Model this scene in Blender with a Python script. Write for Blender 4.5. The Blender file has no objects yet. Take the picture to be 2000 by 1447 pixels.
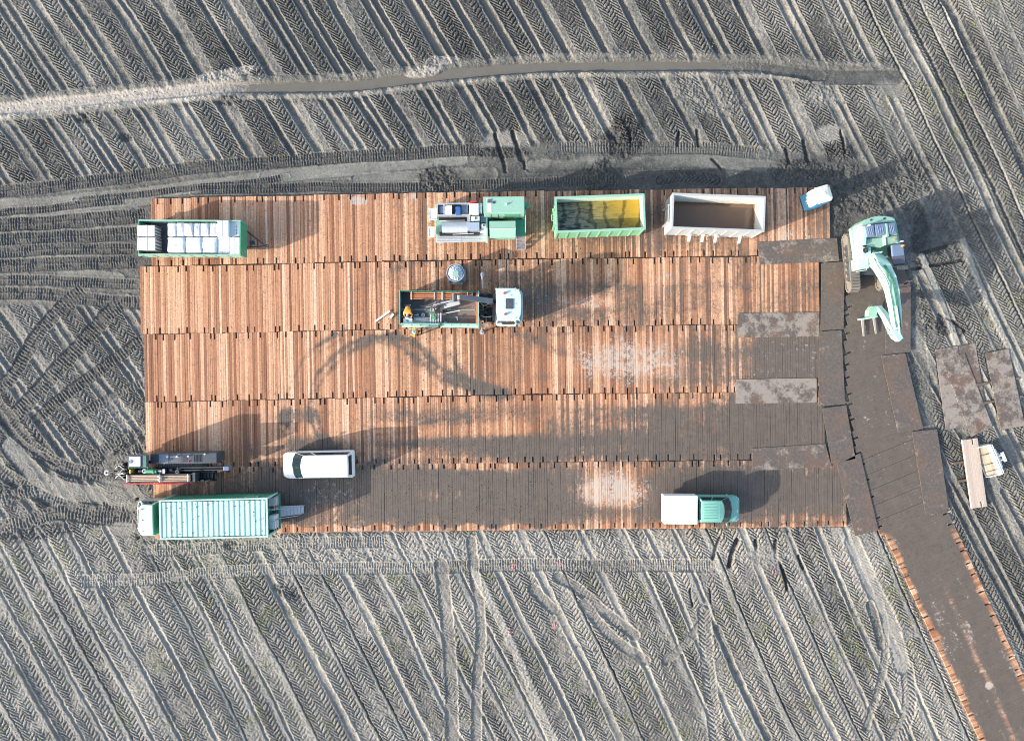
import bpy, bmesh, math, random
import numpy as np
from mathutils import Vector, Matrix
R = math.radians
rnd = random.Random(7)
scn = bpy.context.scene
col = scn.collection
# ---------------------------------------------------------------- camera, light, exposure
HC, S = 46.0, 28.0                      # camera height (m), reference units per metre on the ground
cam = bpy.data.objects.new('camera', bpy.data.cameras.new('camera'))
col.objects.link(cam)
cam.location = (0, 0, HC)
cam.data.sensor_width = 36
cam.data.lens = 36 * HC / (2000 / S)
cam.data.clip_end = 6000
scn.camera = cam
SUN_EL, SUN_AZ = R(20.3), R(201.5)        # sun stands low; shadows run to the right and up
world = bpy.data.worlds.new('World'); scn.world = world
world.use_nodes = True
wn = world.node_tree
sky = wn.nodes.new('ShaderNodeTexSky'); sky.sky_type = 'NISHITA'; sky.sun_disc = False
sky.sun_elevation = SUN_EL
sky.sun_rotation = R(90) - SUN_AZ
sky.dust_density = 2.0; sky.air_density = 1.0
bg = wn.nodes['Background']; bg.inputs['Strength'].default_value = 0.15
wn.links.new(sky.outputs[0], bg.inputs['Color'])
sun = bpy.data.objects.new('sun', bpy.data.lights.new('sun', 'SUN'))
col.objects.link(sun)
sun.data.energy = 2.9; sun.data.angle = R(0.6); sun.data.color = (1.0, 0.93, 0.84)
sd = Vector((math.cos(SUN_EL) * math.cos(SUN_AZ), math.cos(SUN_EL) * math.sin(SUN_AZ), math.sin(SUN_EL)))
sun.rotation_euler = sd.to_track_quat('Z', 'Y').to_euler()
scn.view_settings.view_transform = 'Standard'
scn.view_settings.look = 'None'
scn.view_settings.exposure = 1.46
scn.view_settings.gamma = 1.0
scn.render.engine = 'CYCLES'
scn.cycles.max_bounces = 6
scn.cycles.filter_width = 1.05

# ---------------------------------------------------------------- helpers
def P(px, py, h=0.0):
    """plan position of a point h metres up, from survey units (28 to the metre, centre 1000/723.5)"""
    k = (HC - h) / HC / S
    return ((px - 1000) * k, (723.5 - py) * k)

class NT:
    """tiny node-tree writer"""
    def __init__(s, name):
        s.m = bpy.data.materials.new(name); s.m.use_nodes = True
        s.t = s.m.node_tree; s.b = s.t.nodes['Principled BSDF']
    def n(s, typ, inputs=None, **kw):
        nd = s.t.nodes.new(typ)
        for k, v in kw.items(): setattr(nd, k, v)
        for k, v in (inputs or {}).items(): s.set(nd.inputs[k], v)
        return nd
    def set(s, sock, v):
        if isinstance(v, bpy.types.NodeSocket): s.t.links.new(v, sock)
        elif isinstance(v, bpy.types.Node): s.t.links.new(v.outputs[0], sock)
        else: sock.default_value = v
    def math(s, op, a, b=0.0, c=0.0):
        nd = s.n('ShaderNodeMath', operation=op)
        for i, v in enumerate((a, b, c)): s.set(nd.inputs[i], v)
        return nd.outputs[0]
    def mix(s, f, a, b, blend='MIX'):
        nd = s.n('ShaderNodeMix', data_type='RGBA', blend_type=blend)
        for i, v in ((0, f), (6, a), (7, b)):
            if isinstance(v, tuple) and len(v) == 3: v = v + (1,)
            s.set(nd.inputs[i], v)
        return nd.outputs[2]
    def ramp(s, f, stops, interp='LINEAR'):
        nd = s.n('ShaderNodeValToRGB'); cr = nd.color_ramp; cr.interpolation = interp
        while len(cr.elements) < len(stops): cr.elements.new(0.5)
        for e, (p, c) in zip(cr.elements, stops):
            e.position = p; e.color = (c if isinstance(c, tuple) else (c, c, c)) + (1,)
        s.set(nd.inputs[0], f); return nd.outputs[0]
    def smooth(s, x, lo, hi):
        nd = s.n('ShaderNodeMapRange', interpolation_type='SMOOTHSTEP')
        for i, v in enumerate((x, lo, hi, 0.0, 1.0)): s.set(nd.inputs[i], v)
        return nd.outputs[0]
    def noise(s, vec, scale, detail=3.0, rough=0.55):
        nd = s.n('ShaderNodeTexNoise', {'Scale': scale, 'Detail': detail, 'Roughness': rough})
        if vec is not None: s.set(nd.inputs['Vector'], vec)
        return nd.outputs[0]
    def coord(s, which='Object', scale=None):
        o = s.n('ShaderNodeTexCoord').outputs[which]
        if scale:
            o = s.n('ShaderNodeMapping', {'Vector': o, 'Scale': scale}).outputs[0]
        return o
    def pos(s, scale=None):
        o = s.n('ShaderNodeNewGeometry').outputs['Position']
        if scale: o = s.n('ShaderNodeMapping', {'Vector': o, 'Scale': scale}).outputs[0]
        return o
    def attr(s, name, what='Fac'):
        return s.n('ShaderNodeAttribute', attribute_name=name).outputs[what]
    def bump(s, h, strength=0.3, dist=0.02):
        nd = s.n('ShaderNodeBump', {'Height': h, 'Strength': strength, 'Distance': dist})
        s.set(s.b.inputs['Normal'], nd.outputs[0])
    def out(s, color=None, rough=None, metal=None, spec=None):
        for k, v in (('Base Color', color), ('Roughness', rough), ('Metallic', metal), ('Specular IOR Level', spec)):
            if v is not None:
                if isinstance(v, tuple) and len(v) == 3: v = v + (1,)
                s.set(s.b.inputs[k], v)
        return s.m

DUST = (0.20, 0.185, 0.16)
def paint(name, c, rough=0.45, metal=0.0, dirt=0.35, var=0.12, spec=0.5):
    """painted or bare sheet metal with dusty film, patchy tone and stains"""
    t = NT(name); v = t.coord('Object')
    n1 = t.noise(v, 1.3, 5, 0.6); n2 = t.noise(v, 9.0, 4, 0.65); n3 = t.noise(v, 38.0, 2)
    dark = tuple(x * (1 - var * 1.6) for x in c); lite = tuple(min(1, x * (1 + var) + 0.01) for x in c)
    base = t.mix(n1, dark, lite)
    f = t.math('MULTIPLY', t.smooth(t.math('ADD', t.math('MULTIPLY', n1, 0.5), t.math('MULTIPLY', n2, 0.5)), 0.46, 0.72), dirt)
    base = t.mix(f, base, DUST)
    sp = t.math('MULTIPLY', t.smooth(n3, 0.64, 0.74), dirt * 0.8)
    base = t.mix(sp, base, (0.06, 0.05, 0.04))
    rg = t.math('ADD', t.math('MULTIPLY', n2, 0.25), rough - 0.1)
    t.bump(n2, 0.04, 0.02)
    return t.out(base, rg, metal, spec)

class MB:
    """collects shapes into one mesh"""
    def __init__(s): s.bm = bmesh.new()
    def poly(s, pts, faces):
        vs = [s.bm.verts.new(p) for p in pts]
        for f in faces:
            try: s.bm.faces.new([vs[i] for i in f])
            except ValueError: pass
        return vs
    def box(s, c, d, rz=0.0, rot=None, taper=1.0):
        x, y, z = (k / 2 for k in d)
        m = Matrix.Translation(c) @ (rot if rot is not None else Matrix.Rotation(rz, 4, 'Z'))
        pts = [m @ Vector((sx * x * (taper if sz > 0 else 1), sy * y * (taper if sz > 0 else 1), sz * z)) for sz in (-1, 1) for sx, sy in ((-1, -1), (1, -1), (1, 1), (-1, 1))]
        s.poly(pts, [(3, 2, 1, 0), (4, 5, 6, 7), (0, 1, 5, 4), (1, 2, 6, 5), (2, 3, 7, 6), (3, 0, 4, 7)]); return s
    def b2(s, x0, x1, y0, y1, z0, z1):
        return s.box(((x0 + x1) / 2, (y0 + y1) / 2, (z0 + z1) / 2), (abs(x1 - x0), abs(y1 - y0), abs(z1 - z0)))
    def prism(s, poly, z0, z1, axis='Z'):
        """extrude a 2-D outline; axis Z: (x,y), axis Y: (x,z) along y, axis X: (y,z) along x"""
        def mk(a, b, h): return (a, b, h) if axis == 'Z' else ((a, h, b) if axis == 'Y' else (h, a, b))
        n = len(poly)
        pts = [mk(a, b, z0) for a, b in poly] + [mk(a, b, z1) for a, b in poly]
        s.poly(pts, [tuple(range(n))[::-1], tuple(range(n, 2 * n))] + [(i, (i + 1) % n, n + (i + 1) % n, n + i) for i in range(n)]); return s
    def loft(s, secs, cap=True, closed=True):
        n = len(secs[0]); pts = [p for q in secs for p in q]; fs = []
        for k in range(len(secs) - 1):
            for i in range(n if closed else n - 1):
                j = (i + 1) % n
                fs.append((k * n + i, k * n + j, (k + 1) * n + j, (k + 1) * n + i))
        if cap: fs += [tuple(range(n))[::-1], tuple(range((len(secs) - 1) * n, len(secs) * n))]
        s.poly(pts, fs); return s
    def cyl(s, p0, p1, r, n=12, r1=None):
        return s.tube([p0, p1], r, n, r1)
    def tube(s, pts, r, n=8, r1=None):
        pts = [Vector(p) for p in pts]; secs = []; up = None
        for i, p in enumerate(pts):
            d = (pts[min(i + 1, len(pts) - 1)] - pts[max(i - 1, 0)]).normalized()
            if up is None: up = Vector((0, 0, 1)) if abs(d.z) < 0.9 else Vector((1, 0, 0))
            a = d.cross(up).normalized(); b = a.cross(d).normalized(); up = b
            rr = r if r1 is None else r + (r1 - r) * i / (len(pts) - 1)
            secs.append([p + a * (rr * math.cos(2 * math.pi * k / n)) + b * (rr * math.sin(2 * math.pi * k / n)) for k in range(n)])
        return s.loft(secs)
    def shell(s, prof, n=16, c=(0, 0, 0)):
        """lathe: profile of (r, z)"""
        secs = [[(c[0] + r * math.cos(2 * math.pi * k / n), c[1] + r * math.sin(2 * math.pi * k / n), c[2] + z) for k in range(n)] for r, z in prof]
        return s.loft(secs)
    def ring(s, c, r, w, h, n=24, a0=0.0, a1=2 * math.pi):
        full = abs(a1 - a0 - 2 * math.pi) < 1e-4; secs = []
        for k in range(n + (0 if full else 1)):
            a = a0 + (a1 - a0) * k / n
            secs.append([(c[0] + q * math.cos(a), c[1] + q * math.sin(a), c[2] + z) for q, z in ((r - w, -h), (r + w, -h), (r + w, h), (r - w, h))])
        if full: secs.append(secs[0])
        return s.loft(secs, cap=not full)
    def build(s, name, mat, parent=None, bevel=0.0, smooth=False, loc=None, rz=None, seg=2):
        bmesh.ops.remove_doubles(s.bm, verts=s.bm.verts, dist=1e-5)
        bmesh.ops.recalc_face_normals(s.bm, faces=s.bm.faces)
        if bevel > 0:
            es = [e for e in s.bm.edges if len(e.link_faces) == 2 and e.calc_face_angle(0) > 0.5]
            bmesh.ops.bevel(s.bm, geom=es, offset=bevel, segments=seg, affect='EDGES', profile=0.6, clamp_overlap=True)
        me = bpy.data.meshes.new(name); s.bm.to_mesh(me); s.bm.free()
        if smooth:
            me.polygons.foreach_set('use_smooth', [True] * len(me.polygons))
            me.set_sharp_from_angle(angle=R(38))
        me.materials.append(mat)
        o = bpy.data.objects.new(name, me); col.objects.link(o)
        if parent is not None: o.parent = parent
        if loc is not None: o.location = loc
        if rz is not None: o.rotation_euler.z = rz
        return o

def tag(o, label, cat, group=None, kind=None):
    if label: o['label'] = label
    if cat: o['category'] = cat
    if group: o['group'] = group
    if kind: o['kind'] = kind
    return o
def thing(name, label, cat, loc, rz=0.0, group=None):
    o = bpy.data.objects.new(name, None); o.empty_display_size = 0.3; col.objects.link(o)
    o.location = loc; o.rotation_euler = (0, 0, rz)
    return tag(o, label, cat, group)
def text_mesh(name, body, size, mat, parent, loc, rot, depth=0.004):
    cu = bpy.data.curves.new(name, 'FONT'); cu.body = body; cu.size = size; cu.extrude = depth
    cu.align_x = 'CENTER'; cu.align_y = 'CENTER'
    tmp = bpy.data.objects.new(name, cu); col.objects.link(tmp)
    dg = bpy.context.evaluated_depsgraph_get()
    me = bpy.data.meshes.new_from_object(tmp.evaluated_get(dg)); me.name = name
    bpy.data.objects.remove(tmp)
    me.materials.clear(); me.materials.append(mat)
    o = bpy.data.objects.new(name, me); col.objects.link(o); o.parent = parent
    o.location = loc; o.rotation_euler = rot; return o

# numpy value noise
def vnoise(X, Y, scale, seed, octaves=1, gain=0.5):
    out = np.zeros(X.shape, np.float32); amp, tot = 1.0, 0.0
    for k in range(octaves):
        rg = np.random.RandomState(seed + 17 * k); N = 512
        lat = rg.rand(N, N).astype(np.float32)
        x = X / scale + 37.1; y = Y / scale + 91.7
        xi = np.floor(x); yi = np.floor(y)
        fx = (x - xi).astype(np.float32); fy = (y - yi).astype(np.float32)
        fx = fx * fx * (3 - 2 * fx); fy = fy * fy * (3 - 2 * fy)
        xi = xi.astype(np.int32) % N; yi = yi.astype(np.int32) % N
        x1 = (xi + 1) % N; y1 = (yi + 1) % N
        a = lat[yi, xi]; b = lat[yi, x1]; c = lat[y1, xi]; d = lat[y1, x1]
        v = a + (b - a) * fx; w = c + (d - c) * fx
        out += amp * (v + (w - v) * fy); tot += amp; amp *= gain; scale = scale / 2
    return out / tot
def sst(x, a, b):
    t = np.clip((x - a) / (b - a), 0, 1); return t * t * (3 - 2 * t)
def polydist(X, Y, pts):
    """signed offset and arc length to a polyline"""
    best = np.full(X.shape, 1e9, np.float32); sg = np.zeros(X.shape, np.float32); al = np.zeros(X.shape, np.float32); s0 = 0.0
    for (x0, y0), (x1, y1) in zip(pts[:-1], pts[1:]):
        dx, dy = x1 - x0, y1 - y0; L = math.hypot(dx, dy)
        t = np.clip(((X - x0) * dx + (Y - y0) * dy) / (L * L), 0, 1)
        qx = X - x0 - t * dx; qy = Y - y0 - t * dy
        d = np.sqrt(qx * qx + qy * qy); m = d < best
        best = np.where(m, d, best); sg = np.where(m, np.sign(qx * dy - qy * dx) * d, sg); al = np.where(m, s0 + t * L, al); s0 += L
    return best, sg, al
def spline(pts, n=8):
    """Catmull-Rom through the points"""
    p = [pts[0]] + list(pts) + [pts[-1]]; o = []
    for i in range(1, len(p) - 2):
        for k in range(n):
            t = k / n
            o.append(tuple(0.5 * (2 * b + (c - a) * t + (2 * a - 5 * b + 4 * c - d) * t * t + (3 * b - a - 3 * c + d) * t ** 3)
                           for a, b, c, d in zip(p[i - 1], p[i], p[i + 1], p[i + 2])))
    return o + [tuple(pts[-1])]
# ---------------------------------------------------------------- ground: one sheet of wheel-marked field soil
STEP = 0.04
gx = np.arange(-38.4, 38.4001, STEP); gy = np.arange(-28.6, 28.6001, STEP)
far = np.array([39.5, 42, 47, 57, 80, 140, 300, 700, 1500, 3000.0])
gx = np.concatenate([-far[::-1], gx, far]); gy = np.concatenate([-(far[::-1] - 10), gy, far - 10])
WX, WY = np.meshgrid(gx.astype(np.float32), gy.astype(np.float32))
X = WX * S + 1000; Y = 723.5 - WY * S            # survey units
inner = (np.abs(WX) < 38.5) & (np.abs(WY) < 28.7)
wob = (vnoise(X, Y, 260, 3, 2) - 0.5) * 16
n_f = vnoise(X, Y, 3.2, 5, 2); n_m = vnoise(X, Y, 11, 9, 3); n_l = vnoise(X, Y, 90, 21, 3); n_xl = vnoise(X, Y, 260, 33, 2)

def bands(seed, lo, hi, style):
    """cross-profile of the wheel passes: height, lug mask, lug zig-zag, tone along the across-field coordinate"""
    rg = random.Random(seed); u = np.arange(lo, hi, 0.5, dtype=np.float32)
    h = np.zeros_like(u); lug = np.zeros_like(u); zz = np.zeros_like(u); tone = np.zeros_like(u); sm = np.zeros_like(u)
    p = lo; state = 0
    def put(w, kind):
        nonlocal p
        m = (u >= p) & (u < p + w); q = (u[m] - p) / w
        if kind == 'lug':
            hc = 10.8 + rg.random() * 2.6; n = max(1, round(w / hc)); k = w / n
            loc = (u[m] - p) / k
            zz[m] = np.abs((loc % 2) - 1) * 13.5 + np.floor(loc) * 5.2 + rg.uniform(0, 9); fr = loc % 1.0; cs_ = np.array([rg.uniform(.5, 1.2) for _ in range(n + 1)], np.float32)
            lug[m] = cs_[np.minimum(np.floor(loc).astype(int), n)] * np.clip(np.minimum(fr, 1 - fr) * 9 + .25, 0, 1)
            h[m] = rg.uniform(-0.02, 0.03)
            tone[m] = rg.uniform(-0.15, 0.05)
        elif kind == 'trough':
            d = rg.uniform(0.045, 0.085) * (1 if style == 'T' else 0.8)
            h[m] = -d * np.clip(np.minimum(q, 1 - q) * 3.2, 0, 1); tone[m] = rg.uniform(-0.06, 0.08); sm[m] = 1
        elif kind == 'slit':
            h[m] = -0.11; tone[m] = -0.2
        elif kind == 'ridge':
            h[m] = rg.uniform(0.03, 0.065) * np.sin(np.pi * q); tone[m] = 0.18
        elif kind == 'flat':
            h[m] = 0.02; tone[m] = rg.uniform(.05, .16); sm[m] = 0.0
        p += w
    while p < hi:
        r = rg.random()
        if style == 'T':
            put(rg.choice([24, 26, 36, 38]), 'lug'); put(rg.uniform(3, 5), 'ridge'); put(rg.uniform(11, 19), 'trough')
            if r < 0.45: put(rg.uniform(3, 5), 'ridge'); put(rg.uniform(10, 15), 'trough'); put(3, 'ridge')
            elif r < 0.8: put(rg.uniform(9, 15), 'flat'); put(rg.uniform(2, 4), 'ridge')
            else: put(4, 'ridge')
        elif style == 'R':
            put(rg.choice([25, 26, 38, 50]), 'lug')
            if r < 0.35: put(rg.uniform(3, 4), 'slit'); put(rg.uniform(4, 6), 'ridge')
            elif r < 0.7: put(rg.uniform(6, 11), 'flat'); put(3, 'ridge')
            else: put(4, 'ridge'); put(rg.uniform(9, 13), 'trough'); put(5, 'ridge')
        else:
            put(rg.choice([24, 25, 26, 38, 50]), 'lug')
            if r < 0.35: put(rg.uniform(6, 12), 'flat'); put(rg.uniform(6, 9), 'trough'); put(3, 'ridge')
            elif r < 0.7: put(rg.uniform(3, 5), 'ridge'); put(rg.uniform(8, 14), 'trough'); put(rg.uniform(3, 5), 'ridge')
            else: put(rg.uniform(5, 13), 'flat'); put(3, 'slit')
    return u, h, lug, zz, tone, sm

def field(X0, scale, along, tab, ph):
    U = X0 * scale + (n_m - 0.5) * 3.2 + (n_f - 0.5) * 2.6
    u, h, lug, zz, tone, sm = tab
    H = np.interp(U, u, h).astype(np.float32); L = np.interp(U, u, lug).astype(np.float32)
    Z = np.interp(U, u, zz).astype(np.float32); T = np.interp(U, u, tone).astype(np.float32); M = np.interp(U, u, sm).astype(np.float32)
    H *= 0.35 + 1.3 * vnoise(X, Y, 75, ph + 9, 3)
    per = 8.8
    t = ((along + Z + (vnoise(X, Y, 60, ph, 2) - 0.5) * 10) / per) % 1.0
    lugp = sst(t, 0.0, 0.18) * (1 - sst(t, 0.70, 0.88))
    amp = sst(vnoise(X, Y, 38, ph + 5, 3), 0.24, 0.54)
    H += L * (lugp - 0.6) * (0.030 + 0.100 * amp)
    T += L * (0.10 * (lugp - 0.6) * amp + 0.10 * (amp - 0.5))  # tread slots also darkened in tone, on top of their real shade
    return H, T, M, L, lugp

cx0 = (X - 0.66 * Y) / (1 - 0.0001 * Y) + wob
tT = bands(4, -1500, 2600, 'T'); tR = bands(8, -1500, 2600, 'R')
HT, TT, MT, LT, lpT = field(cx0, 0.86, Y * 1.17, tT, 101)
HR, TR, MR, LR, lpR = field(cx0, 0.88, Y * 1.15, tR, 131)
wR = sst(cx0, 1570, 1640)
cb0 = (X - 0.5565 * (Y - 1240)) / (1 - 0.000065 * (Y - 1240)) + wob * 1.4
tB = bands(15, -1800, 3200, 'B')
HB, TB, MB_, LB, lpB = field(cb0, 0.885, Y * 1.13, tB, 161)
roadx = np.where(Y < 1000, 1770, 1770 + (Y - 1000) * 0.46)
wB = sst(Y, 985, 1040) * (1 - sst(X - roadx, -5, 15))
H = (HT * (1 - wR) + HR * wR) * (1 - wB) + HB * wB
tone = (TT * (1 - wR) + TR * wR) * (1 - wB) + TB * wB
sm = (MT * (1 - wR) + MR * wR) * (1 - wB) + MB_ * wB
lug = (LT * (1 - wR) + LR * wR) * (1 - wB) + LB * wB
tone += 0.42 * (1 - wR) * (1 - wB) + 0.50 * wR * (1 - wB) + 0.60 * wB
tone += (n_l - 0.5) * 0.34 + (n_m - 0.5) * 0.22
rough = 1.0 - 0.45 * sm
sand = 0.12 + 0.15 * wB + np.clip(n_l - 0.45, 0, 1) * 0.3
green = sst(vnoise(X, Y, 34, 55, 3), 0.56, 0.74) * (0.45 + 0.55 * lug) * (0.35 + 0.65 * np.maximum(wR, wB))
# watery top of the field
wetz = np.exp(-(((X - 980) / 420) ** 2 + ((Y - 20) / 190) ** 2))
H -= wetz * sm * 0.24 * sst(-H, 0.008, 0.03); tone -= wetz * 0.08

def corridor(pts, w, soft=3.0):
    pts = spline(pts); xs = [p[0] for p in pts]; ys = [p[1] for p in pts]; g = w + 12
    i0, i1 = np.searchsorted(gx, (min(xs) - g - 1000) / S), np.searchsorted(gx, (max(xs) + g - 1000) / S)
    j0, j1 = np.searchsorted(gy, (723.5 - max(ys) - g) / S), np.searchsorted(gy, (723.5 - min(ys) + g) / S)
    sl = (slice(j0, j1), slice(i0, i1))
    jit = (n_m[sl] - 0.5) * 5
    d, sg, al = polydist(X[sl] + jit, Y[sl] + (n_l[sl] - 0.5) * 6, pts)
    return sl, 1 - sst(d, w / 2 - soft / 2, w / 2 + soft / 2), sg / (w / 2), al, None

def track(pts, w, kind='crawler', depth=0.05, t=None, keep=0.0, per=5.2, rgh=None, snd=None):
    """a pass of one wheel or crawler pressed over whatever lay there"""
    sl, m, q, al, _ = corridor(pts, w)
    fade = sst(vnoise(X[sl], Y[sl], 40, 71 + len(pts) * 3 + int(w), 2), 0.22, 0.42)
    m = m * (1 - keep + keep * fade) if keep else m * (0.75 + 0.25 * fade)
    if kind == 'crawler': m = m * sst(al, 0, 16) * sst(al.max() - al, 0, 16)
    if kind == 'crawler':
        b = ((al + (n_l[sl] - 0.5) * 8) / per) % 1.0
        prof = -depth * 0.8 + 0.05 * (sst(b, 0.0, 0.25) * (1 - sst(b, 0.5, 0.75)) - 0.5) * np.clip(n_m[sl] * 2.6 - 0.6, 0, 1.3) * (1 - 0.6 * sst(np.abs(q), 0.75, 1.0)) + 0.02 * (np.abs(q) < 0.13)
        edge = np.exp(-((np.abs(q) - 1.12) / 0.16) ** 2) * 0.05 * n_l[sl] * n_m[sl] * 2.2
    elif kind == 'lug':
        zz = np.abs(((q * 0.5 + 0.5) * 2) % 2 - 1) * 12
        b = ((al + zz) / 8.6) % 1.0
        prof = -depth + 0.06 * (sst(b, 0.0, 0.22) * (1 - sst(b, 0.6, 0.8)) - 0.5)
        edge = np.exp(-((np.abs(q) - 1.1) / 0.2) ** 2) * 0.03
    elif kind == 'smooth':
        prof = -depth * np.ones_like(m); edge = np.exp(-((np.abs(q) - 1.15) / 0.2) ** 2) * 0.05 * n_m[sl]
    else:                                   # slot
        prof = -depth * np.ones_like(m); edge = 0 * m
    H[sl] = H[sl] * (1 - m) + m * (prof + H[sl] * 0.25) + edge * (1 - m)
    if t is not None: tone[sl] = tone[sl] * (1 - m) + m * (t + (n_m[sl] - 0.5) * 0.22 + (n_l[sl] - 0.5) * 0.2)
    if rgh is not None: rough[sl] = rough[sl] * (1 - m) + m * rgh
    if snd is not None: sand[sl] = sand[sl] * (1 - m) + m * snd
    green[sl] *= 1 - m

def patch(px, py, rx, ry, rot=0, t=None, dh=0.0, rgh=None, flat=0.0, snd=None, hard=0.35, churn=0.0):
    a = math.radians(rot); dx = X - px; dy = Y - py
    u = (dx * math.cos(a) + dy * math.sin(a)) / rx; v = (-dx * math.sin(a) + dy * math.cos(a)) / ry
    d = np.sqrt(u * u + v * v) + (n_l - 0.5) * 0.5 + (n_m - 0.5) * 0.4
    m = 1 - sst(d, 1 - hard, 1 + hard * 0.4)
    if t is not None: tone[...] = tone * (1 - m) + m * (t + (n_m - 0.5) * 0.25)
    if flat: H[...] = H * (1 - m * flat)
    H[...] += m * (dh + churn * (n_m - 0.5) + churn * 0.7 * (n_f - 0.5))
    if rgh is not None: rough[...] = rough * (1 - m) + m * rgh
    if snd is not None: sand[...] = sand * (1 - m) + m * snd
    green[...] *= 1 - m

def area(mask, t, flat, rgh, base=0.0, snd=0.1):
    H[...] = H * (1 - mask * flat) + base * mask
    tone[...] = tone * (1 - mask) + mask * (t + (n_l - 0.5) * 0.3 + (n_m - 0.5) * 0.16)
    rough[...] = rough * (1 - mask) + mask * rgh; sand[...] = sand * (1 - mask) + mask * snd; green[...] *= 1 - mask

# churned haul lane along the top of the timber platform and out to the left edge
yA = np.interp(X, [0, 150, 300, 500, 700, 900, 1100, 1350, 1500, 1650, 1760], [362, 348, 330, 316, 302, 288, 281, 281, 290, 308, 340]) + (n_l - 0.5) * 12
yLow = np.interp(X, [0, 140, 285, 300], [598, 600, 606, 606])
lane = sst(Y - yA, -4, 5) * (1 - sst(Y - np.where(X < 300, yLow, 640), -8, 4)) * (1 - sst(X + (Y - 340) * 0.3, 1690, 1750))
area(lane, 0.40, 0.93, 0.5, -0.03, 0.06)
for pts, tt in [([(0, 402), (150, 392), (330, 372), (430, 360), (520, 347)], 0.66), ([(520, 345), (660, 335), (780, 322), (900, 312)], 0.62), ([(1040, 325), (1180, 318), (1400, 318), (1520, 330)], 0.62), ([(30, 418), (200, 402), (300, 385)], 0.60),
                ([(170, 455), (270, 446)], 0.6), ([(60, 500), (170, 496)], 0.58), ([(120, 535), (230, 545)], 0.6), ([(700, 352), (860, 345), (960, 340)], 0.55)]:
    track(pts, 24, 'smooth', 0.03, tt, keep=0.25, rgh=0.15)
CW = dict(kind='crawler', depth=0.06, per=5.4)
for pts, w, tt in [
    ([(-20, 376), (200, 352), (400, 326), (600, 312), (800, 300), (950, 291)], 24, 0.26), ([(1080, 290), (1200, 287), (1300, 288), (1400, 291), (1490, 302)], 24, 0.42),
    ([(-20, 416), (120, 404), (250, 390)], 15, 0.24), ([(150, 392), (330, 372), (470, 358), (560, 345)], 13, 0.30),
    ([(380, 372), (560, 366), (760, 366), (900, 364)], 18, 0.22), ([(860, 362), (1000, 358), (1240, 352)], 20, 0.20),
    ([(-20, 440), (140, 432), (292, 418)], 28, 0.24), ([(-20, 470), (140, 462), (292, 452)], 26, 0.27), ([(-20, 494), (140, 486), (270, 484)], 22, 0.25),
    ([(-20, 520), (140, 514), (276, 508)], 26, 0.25), ([(-20, 545), (120, 548), (276, 556)], 20, 0.32), ([(-20, 572), (90, 574), (200, 586), (282, 592)], 24, 0.28)]:
    track(pts, w, t=tt, **CW)
# crossing crawler and wheel marks left of the platform
patch(140, 720, 150, 120, 0, t=0.46, flat=0.15, hard=0.8)
for pts, w, tt in [
    ([(-20, 770), (20, 740), (70, 660), (120, 600), (170, 560)], 26, 0.36), ([(10, 830), (70, 770), (150, 680), (215, 610), (245, 590)], 30, 0.40),
    ([(60, 830), (130, 770), (210, 712), (285, 660)], 22, 0.36), ([(110, 850), (190, 790), (285, 745)], 16, 0.46), ([(150, 905), (220, 868), (290, 835)], 18, 0.5),
    ([(175, 930), (235, 890), (290, 870)], 22, 0.60), ([(-20, 770), (25, 830), (70, 880), (130, 915), (200, 928), (250, 940)], 28, 0.46),
    ([(-20, 905), (40, 945), (110, 980), (180, 1000), (268, 1008)], 26, 0.56), ([(-20, 985), (40, 965), (90, 950)], 26, 0.6),
    ([(-20, 1035), (50, 1020), (110, 1000), (180, 1008), (262, 1014)], 28, 0.48), ([(190, 985), (230, 990), (272, 990)], 18, 0.45)]:
    track(pts, w, 'crawler', 0.085, tt - .13, keep=0.15, per=6.4)
track([(20, 870), (70, 930), (130, 958), (190, 965)], 34, 'smooth', 0.02, 0.58, keep=.3, rgh=0.6, snd=0.2)
track([(-10, 800), (40, 862), (110, 905)], 12, 'smooth', 0.09, 0.3, keep=0.4)
patch(232, 965, 60, 26, 10, t=0.55, flat=0.7, rgh=0.5, snd=0.2); patch(240, 1032, 30, 14, 0, t=0.58, flat=0.8, rgh=0.4, snd=0.25)
patch(258, 870, 36, 40, 0, t=0.42, churn=0.09); patch(225, 815, 50, 40, 0, t=0.58, churn=0.06, flat=0.4); patch(30, 960, 40, 26, 0, t=0.36, churn=0.08)
patch(255, 905, 28, 22, 0, t=0.45, churn=0.08); patch(60, 1040, 90, 16, -6, t=0.40, churn=0.1)
# drain ditch across the upper field, sandy at its left end, waterlogged in the middle
DT = [(-40, 215), (60, 208), (150, 198), (300, 184), (420, 173), (560, 171), (690, 167), (800, 154), (900, 143), (1050, 131), (1200, 129), (1350, 128), (1500, 131), (1610, 143), (1720, 147)]
track(DT, 50, 'smooth', -0.02, None, keep=0.5)
sl, m, q, al, _ = corridor(DT, 66, 10)
lip = np.exp(-((q + 0.55) / 0.17) ** 2) * (0.13 + 0.10 * (n_m[sl] - 0.5)) + np.exp(-((q - 0.62) / 0.18) ** 2) * 0.06 * n_m[sl] * 2
H[sl] += lip * m * sst(n_l[sl], 0.2, 0.45)
sf = (1 - sst(X[sl], 380, 560)) * m * (1 - sst(np.abs(q + 0.08 + (n_l[sl] - .5) * .5), 0.30, 0.62))
tone[sl] = tone[sl] * (1 - 0.75 * m) + 0.75 * m * (0.40 + 0.25 * lip / 0.13 + 0.35 * sf); sand[sl] = np.maximum(sand[sl], sf * 0.80 * (0.7 + 0.6 * (n_m[sl] - 0.3)))
sand[sl] = np.maximum(sand[sl], lip * 1.8 * (0.4 + 0.6 * sst(X[sl], 500, 800)) * (1 - sst(X[sl], 1500, 1650)))
rough[sl] = rough[sl] * (1 - m) + m * 0.9
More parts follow.
